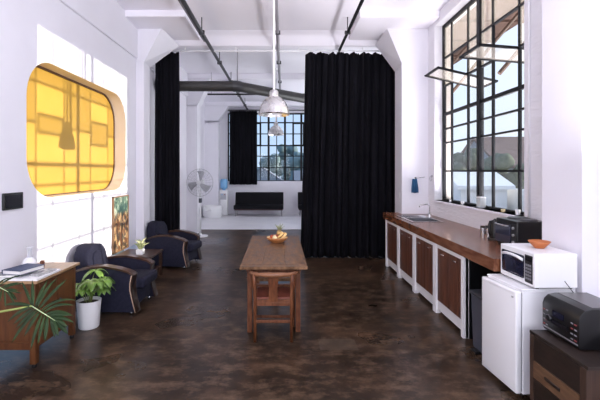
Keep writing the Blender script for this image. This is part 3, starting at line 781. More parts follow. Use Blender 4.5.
# bushy plant in the round white pot
PX, PY = -2.19, 4.49
t = thing('potted_plant', 'bushy green plant in a round white pot beside the dresser', 'potted plant', (PX, PY, 0))
b = MB(); b.lathe([(0, 0), (.10, 0), (.108, .01), (.128, .29), (.13, .305), (.118, .305), (.115, .27), (0, .27)], 32); b.build('pot', M['white_plastic'], t, smooth=True, angle=50)
b = MB(); b.lathe([(0, .278), (.07, .282), (.114, .272)], 24); b.build('soil', M['soil'], t, smooth=True)
rnd = random.Random(4)
for k in range(12):
    an = k * 2.4 + .4; rad = .03 + .05 * rnd.random(); hgt = .20 + .24 * rnd.random()
    sp = .05 + .10 * rnd.random()
    top = Vector((rad * math.cos(an) + sp * math.cos(an), rad * math.sin(an) + sp * math.sin(an), .27 + hgt * .72))
    b = MB(); b.tube([(rad * .5 * math.cos(an), rad * .5 * math.sin(an), .26), (rad * math.cos(an), rad * math.sin(an), .27 + hgt * .4), top], .004, 6)
    st = b.build('stem', M['stem'], t, smooth=True)
    b = MB()
    for q in range(9):
        a2 = an + (q - 4) * .62 + rnd.uniform(-.15, .15)
        d = Vector((math.cos(a2), math.sin(a2), .25 + rnd.uniform(-.1, .35)))
        leaflet(b, top, d, Vector((0, 0, 1)), .14 + .06 * rnd.random(), .032, 2.2)
    o = solid(b.build('leaf', M['leaf'], st, smooth=True))

# split-leaf plant reaching in from the left
GX, GY = -2.22, 2.55
t = thing('split_leaf_plant', 'dark green deeply split leaves reaching in from the left edge', 'plant', (GX, GY, 0))
b = MB(); b.lathe([(0, 0), (.13, 0), (.17, .3), (.175, .32), (.16, .32), (.15, .29), (0, .29)], 28); b.build('pot', M['terracotta'], t, smooth=True, angle=50)
b = MB(); b.lathe([(0, .30), (.15, .29)], 20); b.build('soil', M['soil'], t)
b = MB(); b.tube([(0, 0, .28), (.02, .01, .5), (.0, .02, .72)], [.02, .018, .014], 8); b.build('trunk', M['stem'], t, smooth=True)
def split_leaf(base, tipdir, nrm, size, lobes=8, droop=.55, seed=1):
    rnd = random.Random(seed)
    base = Vector(base); D = Vector(tipdir).normalized(); Nn = Vector(nrm).normalized(); Nn = (Nn - D * Nn.dot(D)).normalized(); Sd = D.cross(Nn)
    b = MB(); b.tube([(0, 0, .68), ((base.x) * .5, base.y * .5, (base.z + .72) / 2 + .03), tuple(base)], [.009, .008, .006], 8)
    pet = b.build('petiole', M['stem'], t, smooth=True)
    b = MB()
    for k in range(lobes):
        u = k / (lobes - 1)
        for s in (-1, 1):
            ang = math.radians(158 - 138 * u ** .8) * s
            ang += rnd.uniform(-.16, .16)
            d = D * math.cos(ang) + Sd * math.sin(ang)
            pos = base + D * size * .55 * u ** 1.3
            ln = size * (.46 + .22 * math.sin(PI * (u * .8 + .15))) * rnd.uniform(.7, 1.15)
            leaflet(b, pos, d + Nn * .12, Nn, ln, size * rnd.uniform(.028, .042), droop * rnd.uniform(.4, 1.8), 7)
    leaflet(b, base + D * size * .5, D, Nn, size * .5, size * .05, droop)
    solid(b.build('leaf', M['leaf_dark'], pet, smooth=True))
    b = MB(); b.tube([tuple(base + Nn * .004), tuple(base + D * size * .3 + Nn * .005), tuple(base + D * size * .62 + Nn * .004)], [.0035, .003, .001], 6); b.build('midrib', M['rib'], pet, smooth=True)
# world targets turned local
def L_(x, y, z): return (x - GX, y - GY, z)
split_leaf(L_(-1.575, 2.5, .905), (.75, -.15, -.36), (.1, -.8, .55), .30, 11, .6, 2)
split_leaf(L_(-1.86, 2.55, 1.03), (.75, -.1, -.32), (.0, -.6, .75), .2, 9, .6, 5)
split_leaf(L_(-2.35, 2.25, 1.1), (-.3, -.8, .1), (.2, -.2, .95), .28, 8, .6, 6)

# ------------------------------------------------------------------ kitchen run
CX0 = 1.86
CT = .97
xs = [CX0, 1.985, 2.14, 2.42, 2.62]; ys = [3.545, 6.12, 6.98, 7.29, 7.52]
b = MB()
b.slab(xs, ys, lambda i, j: not (j == 1 and i in (1, 2)) and not (j == 3 and i >= 2), XY, CT - .11, CT)
wt = b.build('worktop', M['counter_wood']); tag(wt, 'long thick varnished brown wooden kitchen worktop along the right wall', 'worktop')
bounds = [4.18, 4.98, 5.78, 6.58, 7.38]
names = ['white cabinet with brown doors nearest the dark bin', 'white cabinet with brown doors, second from the dark bin',
         'white cabinet with brown doors, second from the black curtain', 'white cabinet with brown doors at the black curtain end']
for i in range(4):
    y0, y1 = bounds[i] + .001, bounds[i + 1] - .001
    t = thing('kitchen_cabinet', names[i], 'cabinet', (1.9, y0, 0), group='white cabinets under the worktop')
    w = y1 - y0; dep = .70 if i < 3 else .22
    b = MB()
    b.box(.0, dep, 0, .02, 0, CT - .112); b.box(0, dep, w - .02, w, 0, CT - .112)
    b.box(.02, dep, .01, w - .01, .10, .12); b.box(dep - .02, dep, .01, w - .01, .1, CT - .112)
    b.build('carcass', M['white_wood'], t)
    for (a0, a1) in ((-.0, .052), (w - .052, w)):
        b = MB(); b.box(-.03, .03, a0, a1, 0, CT - .112, bev=.003); b.build('post', M['white_wood'], t)
    b = MB(); b.box(-.02, .02, .05, w - .05, .81, CT - .112); b.build('top_rail', M['white_wood'], t)
    b = MB(); b.box(-.005, .02, .05, w - .05, .05, .16); b.build('plinth', M['white_wood'], t)
    if i == 0:
        b = MB(); b.box(.032, dep, -.012, -.001, 0, CT - .112); lab(b.build('end_panel', M['black_plastic'], t), 'black end panel')
    for k in (0, 1):
        a0 = .055 + k * (w - .11) / 2; a1 = a0 + (w - .11) / 2 - .004
        b = MB(); n = 3
        for q in range(n):
            p0 = a0 + (a1 - a0) * q / n; p1 = a0 + (a1 - a0) * (q + 1) / n
            b.box(-.012, .01, p0 + .0005, p1 - .0005, .165, .805, bev=.003, seg=1)
        b.box(-.004, .01, a0 + .002, a1 - .002, .167, .803)
        d = b.build('door', M['door_wood'], t)
        hc = (a0 + a1) / 2
        b = MB(); b.tube([(-.012, hc - .045, .755), (-.03, hc - .04, .755), (-.03, hc + .04, .755), (-.012, hc + .045, .755)], .005, 8); b.build('handle', M['chrome'], d, smooth=True)
# sink and tap
t = thing('kitchen_sink', 'steel sink set into the worktop by the column', 'sink', (2.2025, 6.55, CT))
b = MB()
us, vs = [-.25, -.21, .21, .25], [-.45, -.42, .42, .45]
b.slab(us, vs, lambda i, j: not (i == 1 and j == 1), XY, .0, .006); b.build('rim', M['steel'], t)
b = MB(); b.box(-.206, .206, -.415, .06, -.098, -.092); b.box(-.212, -.206, -.415, .06, -.098, .002); b.box(.206, .212, -.415, .06, -.098, .002); b.box(-.212, .212, -.42, -.414, -.098, .002); b.box(-.212, .212, .056, .062, -.098, .002)
b.build('basin', M['steel'], t)
b = MB(); b.box(-.212, .212, .06, .42, -.02, -.008); b.box(-.212, -.206, .06, .42, -.02, .002); b.box(.206, .212, .06, .42, -.02, .002); b.box(-.212, .212, .414, .42, -.02, .002)
for k in range(6): b.box(-.15, .15, .1 + k * .05, .115 + k * .05, -.009, -.003)
b.build('drainer', M['steel'], t)
t = thing('kitchen_tap', 'chrome swan-neck tap behind the sink', 'tap', (2.46, 6.75, CT))
b = MB(); b.lathe([(0, 0), (.03, 0), (.028, .012), (.016, .03), (.014, .05), (0, .05)], 16); b.build('tap_base', M['chrome'], t, smooth=True)
b = MB(); b.tube([(0, 0, .03), (0, 0, .17), (-.01, 0, .2), (-.04, 0, .215), (-.15, 0, .21), (-.17, 0, .195), (-.172, 0, .17)], .011, 10); b.build('spout', M['chrome'], t, smooth=True)
for s in (-1, 1):
    b = MB(); b.tube([(0, s * .03, .045), (0, s * .07, .06)], .008, 8); b.build('tap_lever', M['chrome'], t, smooth=True)
# glass splash panel edge by the tap
# towel and rail on the column
t = thing('towel_hook', 'small metal hook rail on the right column', 'hook', (2.40, 7.3, 1.62))
b = MB(); b.box(-.02, .02, -.012, .0, -.02, .02, bev=.003); b.build('hook_plate', M['steel'], t)
b = MB(); b.tube([(0, -.01, 0), (-.0, -.05, 0), (-.0, -.06, .02)], .006, 8); b.tube([(0, -.05, 0), (.15, -.05, .02)], .005, 8); b.build('hook_arm', M['steel'], t, smooth=True)
b = MB(); g = []
for j in range(13):
    fz = j / 12; row = []
    for i in range(17):
        u = i / 16 - .5; wd = .075 + .045 * min(1, fz * 1.4)
        row.append(b.bm.verts.new((2.375 + u * wd * 1.1, 7.262 + .012 * math.sin(u * 18 + .6 * fz) * (.4 + fz), 1.605 - fz * .25 - .006 * math.cos(u * 9))))
    g.append(row)
for j in range(12):
    for i in range(16): b.bm.faces.new((g[j][i], g[j][i + 1], g[j + 1][i + 1], g[j + 1][i]))
o = b.build('hanging_towel', M['blue_cloth'], smooth=True); md = o.modifiers.new('thick', 'SOLIDIFY'); md.thickness = .012
tag(o, 'dark blue tea towel hanging from the hook on the right column', 'towel')
t = thing('towel_rail', 'metal towel ring on the right wall beside the tap', 'towel ring', (RX, 7.1, 1.66))
b = MB(); b.lathe([(0, 0), (.022, 0), (.022, .012), (0, .012)], 14, rot=Matrix.Rotation(-PI / 2, 3, 'Y')); b.build('ring_plate', M['steel'], t)
b = MB(); b.tube([(-.025, .045 * math.cos(a * PI / 8), -.045 + .045 * math.sin(a * PI / 8)) for a in range(17)], .004, 6); b.build('ring', M['steel'], t, smooth=True)
b = MB(); b.box(2.142, 2.152, 7.40, 7.46, 1.25, 1.36, bev=.002)
tag(b.build('light_switch', M['white_plastic']), 'white wall switch on the side of the right column', 'switch')

# electric oven with hotplates
t = thing('mini_oven', 'black tabletop oven with two hotplates on the worktop by the pier', 'oven', (2.29, 3.93, CT))
b = MB(); b.box(0, .32, 0, .39, .018, .28, bev=.01); b.build('oven_body', M['black_plastic'], t)
b = MB(); b.box(-.012, .004, .10, .385, .04, .235, bev=.004); d = b.build('oven_door', M['dark_glass'], t)
b = MB(); b.tube([(-.012, .13, .222), (-.035, .14, .222), (-.035, .345, .222), (-.012, .355, .222)], .007, 8); b.build('handle', M['silver'], d, smooth=True)
b = MB(); b.box(-.006, .004, .005, .095, .03, .25, bev=.003); b.build('control_panel', M['black_plastic'], t)
for z in (.07, .14, .21):
    b = MB(); b.lathe([(0, 0), (.015, 0), (.013, .014), (0, .015)], 16, rot=Matrix.Rotation(-PI / 2, 3, 'Y'), loc=Vector((-.006, .05, z))); b.build('knob', M['silver'], t, smooth=True, angle=40)
for (x, y, r_) in ((.17, .28, .088), (.17, .09, .07)):
    b = MB(); b.lathe([(0, .28), (r_ + .012, .28), (r_ + .012, .285), (r_, .296), (0, .296)], 24, loc=(x, y, 0)); b.build('hotplate', M['dark_metal'], t, smooth=True, angle=30)
for x in (.03, .31):
    for y in (.03, .37):
        b = MB(); b.box(x - .012, x + .012, y - .012, y + .012, 0, .02); b.build('foot', M['black_plastic'], t)
# kettle
t = thing('electric_kettle', 'black jug kettle standing on the worktop beside the black oven', 'kettle', (2.385, 4.52, CT))
b = MB(); b.lathe([(0, 0), (.075, 0), (.078, .012), (.075, .022), (0, .022)], 22); b.build('power_base', M['black_plastic'], t, smooth=True, angle=40)
b = MB(); b.lathe([(0, .024), (.06, .024), (.062, .04), (.056, .15), (.05, .2), (0, .2)], 24); b.build('jug', M['black_plastic'], t, smooth=True, angle=40)
b = MB(); b.lathe([(.056, .2), (.052, .215), (.02, .228), (.012, .24), (0, .242)], 20); b.build('lid', M['black_plastic'], t, smooth=True)
b = MB(); b.tube([(-.04, -.02, .205), (-.075, -.035, .215), (-.092, -.045, .18), (-.09, -.045, .09), (-.07, -.035, .05), (-.05, -.025, .05)], .011, 8); b.build('handle', M['black_plastic'], t, smooth=True)
b = MB(); b.prism([(.04, .19), (.085, .2), (.05, .13)], XZ, -.018, .018); b.build('spout', M['steel'], t)
def canister(label, x, y, h, r_):
    t = thing('steel_canister', label, 'canister', (x, y, CT), group='steel canisters by the kettle')
    b = MB(); b.lathe([(0, 0), (r_, 0), (r_, h * .8), (0, h * .8)], 20); b.build('canister_body', M['steel'], t, smooth=True, angle=40)
    b = MB(); b.lathe([(0, h * .8), (r_ * 1.03, h * .8), (r_ * 1.03, h), (0, h)], 20); b.build('lid', M['black_plastic'], t, smooth=True, angle=40)
canister('taller steel canister with black lid next to the kettle', 2.47, 4.83, .12, .034)
canister('shorter steel canister with black lid farthest from the kettle', 2.47, 4.96, .10, .032)

# window sill items
SZ = wr[0]
t = thing('sill_jar', 'square clear glass jar on the window sill by the thick mullion', 'jar', (2.71, 5.50, SZ))
b = MB(); b.box(-.04, .04, -.055, .055, 0, .135, bev=.008); b.build('jar_body', M['vaseglass'], t)
b = MB(); b.box(-.043, .043, -.058, .058, .135, .15, bev=.003); b.build('jar_rim', M['white_plastic'], t)
for lbl, y, w, h, m in (('small white block on the sill left of the glass jar', 6.05, .05, .05, 'white_plastic'), ('tiny white cup at the far end of the window sill', 6.5, .03, .04, 'white_plastic'),
                        ('small yellow block on the near part of the window sill', 4.93, .045, .035, 'pear'), ('white block at the near end of the window sill', 4.62, .05, .06, 'white_plastic')):
    b = MB(); b.lathe([(0, 0), (w * .5, 0), (w * .55, h), (w * .45, h), (w * .42, h * .2), (0, h * .15)], 14, loc=Vector((2.70, y, SZ)))
    tag(b.build('sill_cup', M[m], smooth=True, angle=40), lbl.replace('block', 'cup'), 'cup', 'cups on the window sill')

# bin, and a black panel added to darken the gap
t = thing('pedal_bin', 'tall dark grey plastic bin between the cabinets and the fridge', 'bin', (2.02, 3.86, 0))
b = MB(); b.prism([(-.16, -.12), (.16, -.12), (.16, .12), (-.16, .12)], lambda u, v, w: (u * (.9 + .17 * w), v * (.9 + .17 * w), w), 0.012, .54, bev=.012); b.build('bin_body', M['grey_plastic'], t)
b = MB(); b.box(-.185, .18, -.135, .135, .54, .575, bev=.014); b.build('bin_lid', mat('dark_lid', (.03, .032, .04), .35), t, smooth=True, angle=50)
b = MB(); b.box(-.195, -.14, -.05, .05, .0, .025, bev=.005); b.build('pedal', M['black_plastic'], t)
b = MB(); b.box(2.30, 2.34, 3.60, 4.17, 0, .855)
tag(b.build('dark_gap_panel', M['black_plastic']), 'black panel added to darken the gap under the worktop behind the bin', 'panel')

# fridge, microwave, bowl
t = thing('small_fridge', 'white undercounter fridge under the microwave', 'fridge', (1.78, 3.07, 0), math.radians(4))
b = MB(); b.box(.055, .485, 0, .47, .03, .825, bev=.006); b.build('fridge_body', M['white_metal'], t)
b = MB(); b.box(0, .048, 0, .47, .035, .822, bev=.012, seg=3); d = b.build('fridge_door', M['white_metal'], t, smooth=True, angle=40)
b = MB(); b.box(.046, .057, .01, .46, .05, .81); b.build('door_seal', mat('grey_seal', (.25, .25, .26), .6), t)
b = MB(); b.box(-.002, .02, .02, .45, .795, .812, bev=.003); b.build('handle', M['white_plastic'], d)
b = MB(); b.box(-.0025, .001, .03, .055, .765, .778); b.build('badge', M['silver'], d)
b = MB(); b.box(.05, .485, .0, .47, .825, .84, bev=.005); b.build('fridge_top', M['white_metal'], t)
for x in (.08, .42):
    for y in (.05, .42):
        b = MB(); b.lathe([(0, 0), (.016, 0), (.014, .032), (0, .032)], 10, loc=(x, y, 0)); b.build('foot', M['black_plastic'], t)
MZ = .842
t = thing('microwave_oven', 'white microwave with dark door standing on the fridge', 'microwave', (1.91, 3.05, MZ), math.radians(1))
b = MB(); b.box(.012, .335, 0, .465, .012, .275, bev=.008); b.build('microwave_body', M['white_plastic'], t)
b = MB(); b.box(0, .016, .0, .465, .012, .275, bev=.007); b.build('front_frame', M['white_plastic'], t)
b = MB(); b.box(-.005, .004, .125, .43, .055, .235, bev=.012, seg=3); d = b.build('door', M['dark_glass'], t, smooth=True, angle=30)
b = MB(); b.tube([(-.004, .135, .20), (-.012, .2, .214), (-.014, .28, .218), (-.012, .36, .214), (-.004, .42, .20)], .012, 8); b.build('handle', M['white_plastic'], d, smooth=True)
b = MB(); b.box(-.004, .004, .022, .115, .035, .25, bev=.002); c = b.build('control_panel', M['black_plastic'], t)
b = MB(); b.box(-.0055, -.003, .03, .107, .205, .24); b.build('display', M['screen'], c)
for r_ in range(5):
    for q in range(3):
        b = MB(); b.box(-.0065, -.003, .034 + q * .025, .052 + q * .025, .06 + r_ * .026, .076 + r_ * .026); b.build('button', M['button'], c)
for x in (.04, .3):
    for y in (.04, .42):
        b = MB(); b.box(x - .012, x + .012, y - .012, y + .012, 0, .014); b.build('foot', M['black_plastic'], t)
b = MB(); b.lathe([(0, 0), (.035, 0), (.04, .005), (.066, .035), (.083, .056), (.079, .058), (.06, .036), (.035, .012), (0, .008)], 30, loc=Vector((2.10, 3.29, MZ + .275)))
tag(b.build('clay_bowl', M['terracotta'], smooth=True), 'small orange clay bowl on top of the microwave', 'bowl')

# bedside cabinet with stereo
t = thing('bedside_cabinet', 'dark wooden cabinet with a pale drawer under the stereo', 'cabinet', (1.785, 2.36, 0), math.radians(0))
b = MB(); b.box(.012, .50, .0, .54, .10, .575); b.build('carcass', M['sideboard_side'], t)
b = MB(); b.box(.0, .505, -.01, .55, .575, .597, bev=.003); b.build('cabinet_top', M['sideboard_dark'], t)
b = MB(); b.box(-.0, .016, .055, .50, .40, .57, bev=.003); b.build('drawer', M['sideboard_dark'], t)
b = MB(); b.box(-.004, .016, .055, .50, .275, .395, bev=.003); d = b.build('drawer', M['light_wood'], t); lab(d, 'pale wooden drawer front')
b = MB(); b.box(-.012, .0, .22, .37, .325, .345, bev=.003); b.build('handle', M['sideboard_dark'], d)
b = MB(); b.box(-.0, .016, .055, .50, .11, .27, bev=.003); b.build('drawer', M['sideboard_dark'], t)
for y0, y1 in ((-.004, .05), (.502, .54)):
    b = MB(); b.box(-.004, .03, y0, y1, .095, .575, bev=.003); b.build('stile', M['sideboard_side'], t)
for x in (.05, .45):
    for y in (.05, .49):
        b = MB(); b.lathe([(0, 0), (.022, .0), (.03, .03), (.022, .055), (.014, .06), (.014, .1), (0, .1)], 12, loc=(x, y, 0)); b.build('caster', M['black_plastic'], t, smooth=True)
t = thing('stereo_radio', 'black stereo radio with raised aerial on the dark cabinet', 'radio', (1.885, 2.555, .597))
prof = [(.012, .008), (0, .03), (0, .195), (.012, .23), (.04, .258), (.09, .268), (.32, .268), (.33, .25), (.33, .008)]
b = MB(); b.prism(prof, XZ, 0, .365, bev=.006); b.build('stereo_body', M['black_plastic'], t, smooth=True, angle=30)
b = MB(); b.box(.10, .31, .02, .345, .267, .271, bev=.001); b.build('top_cover', mat('dark_silver_cover', (.12, .11, .11), .3, metal=.6), t)
b = MB(); b.box(-.004, .002, .10, .27, .085, .115); b.build('cassette_slot', M['screen'], t)
b = MB(); b.box(-.004, .002, .14, .25, .14, .18); b.build('display', M['dark_glass'], t)
for k in range(4):
    for q, yy in enumerate((.02, .052, .30, .332)):
        b = MB(); b.box(-.004, .001, yy, yy + .02, .05 + k * .034, .058 + k * .034); b.build('button', M['redbutton'] if (k + q) % 3 == 0 else M['button'], t)
for yy in (.30, ):
    b = MB(); b.lathe([(0, 0), (.024, 0), (.021, .014), (0, .015)], 18, rot=Matrix.Rotation(-PI / 2, 3, 'Y'), loc=Vector((0, .285, .11))); b.build('knob', M['black_plastic'], t, smooth=True, angle=40)
b = MB(); b.box(-.003, .003, .01, .355, .03, .038); b.build('front_trim', M['silver'], t)
b = MB(); b.tube([(.22, .35, .265), (.16, .36, .35)], .003, 6); b.build('aerial', M['dark_metal'], t)
for x in (.03, .30):
    for y in (.03, .335):
        b = MB(); b.box(x - .01, x + .01, y - .01, y + .01, 0, .01); b.build('foot', M['black_plastic'], t)
# white conduit on the right wall
b = MB(); b.tube([(RX - .014, 4.27, .99), (RX - .014, 4.27, 4.4)], .012, 8)
tag(b.build('wall_conduit', M['white_metal'], smooth=True), 'white vertical conduit on the painted brick beside the window', 'pipe')

# ------------------------------------------------------------------ far room
# pedestal fan
t = thing('pedestal_fan', 'tall white pedestal fan in front of the second left column', 'fan', (-2.24, 10.72, 0), math.radians(-8))
b = MB(); b.lathe([(0, 0), (.2, 0), (.2, .02), (.05, .045), (.03, .08), (0, .08)], 28); b.build('fan_base', M['white_metal'], t, smooth=True, angle=40)
b = MB(); b.tube([(0, 0, .05), (0, 0, 1.3)], .022, 12); b.build('pole', M['white_metal'], t, smooth=True)
b = MB(); b.box(-.035, .035, -.04, .04, .9, 1.02, bev=.01); b.build('control_box', M['grey_plastic'], t)
rotX = Matrix.Rotation(PI / 2, 3, 'X')
b = MB(); b.lathe([(0, -.14), (.06, -.13), (.085, -.05), (.08, .02), (0, .03)], 20, rot=rotX, loc=Vector((0, .06, 1.44))); b.build('motor_housing', M['white_metal'], t, smooth=True)
b = MB()
def ringpts(r_, y, n=36): return [(r_ * math.cos(2 * PI * k / n), y, 1.44 + r_ * math.sin(2 * PI * k / n)) for k in range(n + 1)]
b.tube(ringpts(.365, -.05), .008, 6)
for r_, y in ((.3, -.105), (.22, -.125), (.13, -.135)): b.tube(ringpts(r_, y), .003, 5)
for k in range(24):
    a = 2 * PI * k / 24
    b.tube([(.06 * math.cos(a), -.14, 1.44 + .06 * math.sin(a)), (.24 * math.cos(a), -.122, 1.44 + .24 * math.sin(a)), (.365 * math.cos(a), -.05, 1.44 + .365 * math.sin(a)), (.2 * math.cos(a), .05, 1.44 + .2 * math.sin(a))], .0028, 4)
b.build('guard', M['silver'], t)
b = MB(); b.lathe([(0, -.01), (.06, -.01), (.06, .0), (0, .005)], 18, rot=rotX, loc=Vector((0, -.145, 1.44))); b.build('hub_cap', M['white_metal'], t)
for k in range(3):
    b = MB(); a0 = math.radians(70 + 120 * k); g = []
    for i in range(7):
        rr = .05 + .27 * i / 6; row = []
        for j in range(5):
            a = a0 + (j / 4 - .5) * (.9 - .25 * i / 6) + .25 * i / 6
            row.append(b.bm.verts.new((rr * math.cos(a), -.07 + (j / 4 - .5) * .07, 1.44 + rr * math.sin(a))))
        g.append(row)
    for i in range(6):
        for j in range(4): b.bm.faces.new((g[i][j], g[i + 1][j], g[i + 1][j + 1], g[i][j + 1]))
    o = b.build('blade', M['bladegrey'], t, smooth=True); solid(o, .004)
# tub seat
t = thing('tub_chair', 'low round white tub seat behind the fan', 'seat', (-2.70, 15.1, .008))
b = MB()
n = 28; prev = None; rows = []
for k in range(n + 1):
    a = math.radians(200 - 300 * k / n + 10); h = .44 if True else .3
    ro, ri = .37, .29
    ring = [(ro * .92, .04), (ro, .12), (ro, h - .03), (ro - .03, h), (ri + .02, h), (ri, h - .03), (ri, .04)]
    rows.append([b.bm.verts.new((r_ * math.cos(a), -r_ * math.sin(a) * .95 * -1, z)) for r_, z in ring])
for A, B in zip(rows, rows[1:]):
    for q in range(len(A)): b.bm.faces.new((A[q], A[(q + 1) % len(A)], B[(q + 1) % len(A)], B[q]))
b.bm.faces.new(rows[0]); b.bm.faces.new(rows[-1][::-1])
b.build('tub_shell', M['white_plastic'], t, smooth=True, angle=60)
b = MB(); b.lathe([(0, 0.0), (.33, 0), (.34, .02), (.34, .22), (.31, .27), (0, .28)], 30); b.build('seat_cushion', M['white_plastic'], t, smooth=True, angle=40)
# water cooler
t = thing('water_cooler', 'white water cooler with a blue bottle left of the far sofa', 'water cooler', (-2.38, 15.85, .008))
b = MB(); b.box(-.16, .16, -.16, .16, 0, .98, bev=.02); b.build('cooler_body', M['white_plastic'], t, smooth=True, angle=40)
b = MB(); b.box(-.12, .12, -.165, -.15, .62, .86, bev=.005); rc = b.build('dispensing_recess', mat('grey_recess', (.45, .46, .5), .5), t)
for x, m_ in ((-.05, 'water'), (.05, 'redbutton')):
    b = MB(); b.box(x - .015, x + .015, -.19, -.16, .8, .84, bev=.004); b.build('tap', M[m_], rc)
b = MB(); b.lathe([(0, .97), (.06, .98), (.06, 1.02), (.14, 1.07), (.145, 1.18), (.138, 1.2), (.145, 1.22), (.145, 1.36), (.12, 1.42), (0, 1.43)], 26); b.build('water_bottle', M['water'], t, smooth=True)
# sofa
def sofa(label, x0, x1, y0, nm='bench_sofa'):
    t = thing(nm, label, 'sofa', ((x0 + x1) / 2, y0, .008)); w = (x1 - x0) / 2
    b = MB(); b.box(-w, w, -.35, .30, .27, .43, bev=.03, seg=3); b.build('seat', M['black_leather'], t, smooth=True, angle=50)
    b = MB(); b.prism([(.18, .40), (.33, .40), (.42, .86), (.36, .90), (.29, .88)], YZ, -w, w, bev=.02); b.build('backrest', M['black_leather'], t, smooth=True, angle=50)
    b = MB(); b.box(-w + .03, w - .03, -.30, .26, .235, .27); b.build('base_rail', mat('dark_red_rail', (.08, .02, .025), .4), t)
    for sx in (-1, 1):
        for y in (-.27, .27):
            b = MB(); b.tube([(sx * (w - .1), y, .25), (sx * (w - .06), y, 0)], .016, 8); b.build('leg', M['steel'], t)
    return t
sofa('low black leather sofa on thin legs under the far window', -1.93, -.02, 15.62)
sofa('black seat partly hidden by the right curtain at the far wall', .55, 1.9, 15.62, 'bench_sofa')

# ------------------------------------------------------------------ outside
b = MB(); b.box(-90, 120, YEND + 3, 260, -4.3, -4); b.box(4, 120, -60, YEND + 3, -4.3, -4)
struct(b, 'ground', M['grass'])
# canopy outside the big window
t = thing('canopy', 'brown boarded canopy outside the right window', 'canopy', (2.94, 0, 4.69))
b = MB(); b.box(0, 1.75, 2.6, 14, 0, .05); b.build('canopy_board', M['brownboard'], t)
for k in range(9):
    b = MB(); y = 3.0 + k * 1.2; b.box(0, 1.75, y - .04, y + .04, -.05, 0); b.build('rafter', M['brownboard'], t)
for y in (5.5, 7.2, 9.4):
    b = MB(); b.tube([(.02, y, -1.6), (1.35, y, -.02)], .03, 8); b.build('strut', M['brownsteel'], t)
# neighbouring low roof and parapet
b = MB(); b.box(5, 11, 10, 46, -.6, -.3); struct(b, 'flat_roof', M['flatroof'])
b = MB(); b.box(5, 11, 10, 46, -4, -.6); struct(b, 'lower_building_wall', M['render'])
b = MB(); b.box(11, 11.25, 10, 46, -4, .9)
struct(b, 'parapet', M['whitewash'])
def gable_house(label, x0, x1, y0, y1, zb, ze, zr, wall, roof, axis='X', nm='gabled_house', win=3, group=None):
    cx, cy = (x0 + x1) / 2, (y0 + y1) / 2
    t = thing(nm, label, 'building', (cx, cy, zb), 0, group); hx, hy = (x1 - x0) / 2, (y1 - y0) / 2
    e, r_ = ze - zb, zr - zb
    b = MB()
    if axis == 'X': b.prism([(-hy, 0), (hy, 0), (hy, e), (0, r_), (-hy, e)], YZ, -hx, hx)
    else: b.prism([(-hx, 0), (hx, 0), (hx, e), (0, r_), (-hx, e)], XZ, -hy, hy)
    b.build('wall', wall, t)
    b = MB(); o = .25
    for s in (-1, 1):
        if axis == 'X':
            sl = (r_ - e) / hy; p = [(0, r_ + .02), (s * (hy + o), e - sl * o + .02), (s * (hy + o), e - sl * o + .2), (0, r_ + .22)]
            b.prism(p, YZ, -hx - o, hx + o)
        else:
            sl = (r_ - e) / hx; p = [(0, r_ + .02), (s * (hx + o), e - sl * o + .02), (s * (hx + o), e - sl * o + .2), (0, r_ + .22)]
            b.prism(p, XZ, -hy - o, hy + o)
    b.build('roof', roof, t)
    for k in range(win):
        u = (k + .5) / win * 2 - 1
        b = MB()
        if axis == 'X': b.box(-hx - .04, -hx + .05, u * hy * .9 - .45, u * hy * .9 + .45, e - 1.7, e - .5)
        else: b.box(u * hx * .9 - .45, u * hx * .9 + .45, -hy - .04, -hy + .05, e - 1.7, e - .5)
        b.build('window', M['dark'], t)
    return t
gable_house('pale grey gabled building with a brown roof outside the right window', 16, 34, 29.5, 37.5, -4, 2.1, 4.4, M['render'], M['tile'], 'X', win=2)
gable_house('low white pitched-roof shed on the roof outside the right window', 8.4, 10.6, 19.0, 22.0, -.3, .95, 1.5, M['whitewash'], M['whitewash'], 'X', nm='white_shed', win=0)
def tree(label, x, y, zb, h, r_, m, seed, group='trees outside'):
    t = thing('tree', label, 'tree', (x, y, zb), 0, group); rnd = random.Random(seed)
    b = MB(); b.tube([(0, 0, 0), (.1, 0, h * .3), (0, .1, h * .65)], [r_ * .12, r_ * .09, r_ * .05], 8); b.build('trunk', M['bark'], t, smooth=True)
    b = MB()
    for k in range(26):
        a = rnd.uniform(0, 2 * PI); q = rnd.random() ** .6; z = h * (.42 + .5 * rnd.random()); sh = 1 - abs((z / h - .62) / .5) ** 2 * .7
        b.ball((q * r_ * .75 * sh * math.cos(a), q * r_ * .75 * sh * math.sin(a), z), r_ * rnd.uniform(.22, .38), 2, jit=.14, rnd=rnd)
    b.build('crown', m, t, smooth=True)
    return t
tree('green tree in front of the gabled building outside the right window', 13.4, 30.2, -4, 7.6, 1.8, M['foliage'], 1)
tree('dark tree near the right edge of the view through the right window', 13.9, 25.2, -4, 7.0, 1.9, M['foliage'], 9)
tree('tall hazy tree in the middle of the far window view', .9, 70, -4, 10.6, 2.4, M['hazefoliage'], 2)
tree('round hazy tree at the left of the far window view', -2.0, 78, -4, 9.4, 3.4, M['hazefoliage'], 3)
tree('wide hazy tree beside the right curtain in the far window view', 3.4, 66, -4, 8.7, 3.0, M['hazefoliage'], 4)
gable_house('pale house with slate roof left in the far window view', -6.5, 0.2, 58, 66, -4, -.1, 2.1, M['house_wall'], M['house_roof'], 'Y')
gable_house('pale house with slate roof right in the far window view', 1.6, 8, 52, 60, -4, -.4, 1.6, M['house_wall'], M['house_roof'], 'X')
gable_house('low slate-roofed house below the middle of the far window', -1.2, 2.0, 44, 50, -4, -1.6, -.1, M['house_wall'], M['house_roof'], 'Y')

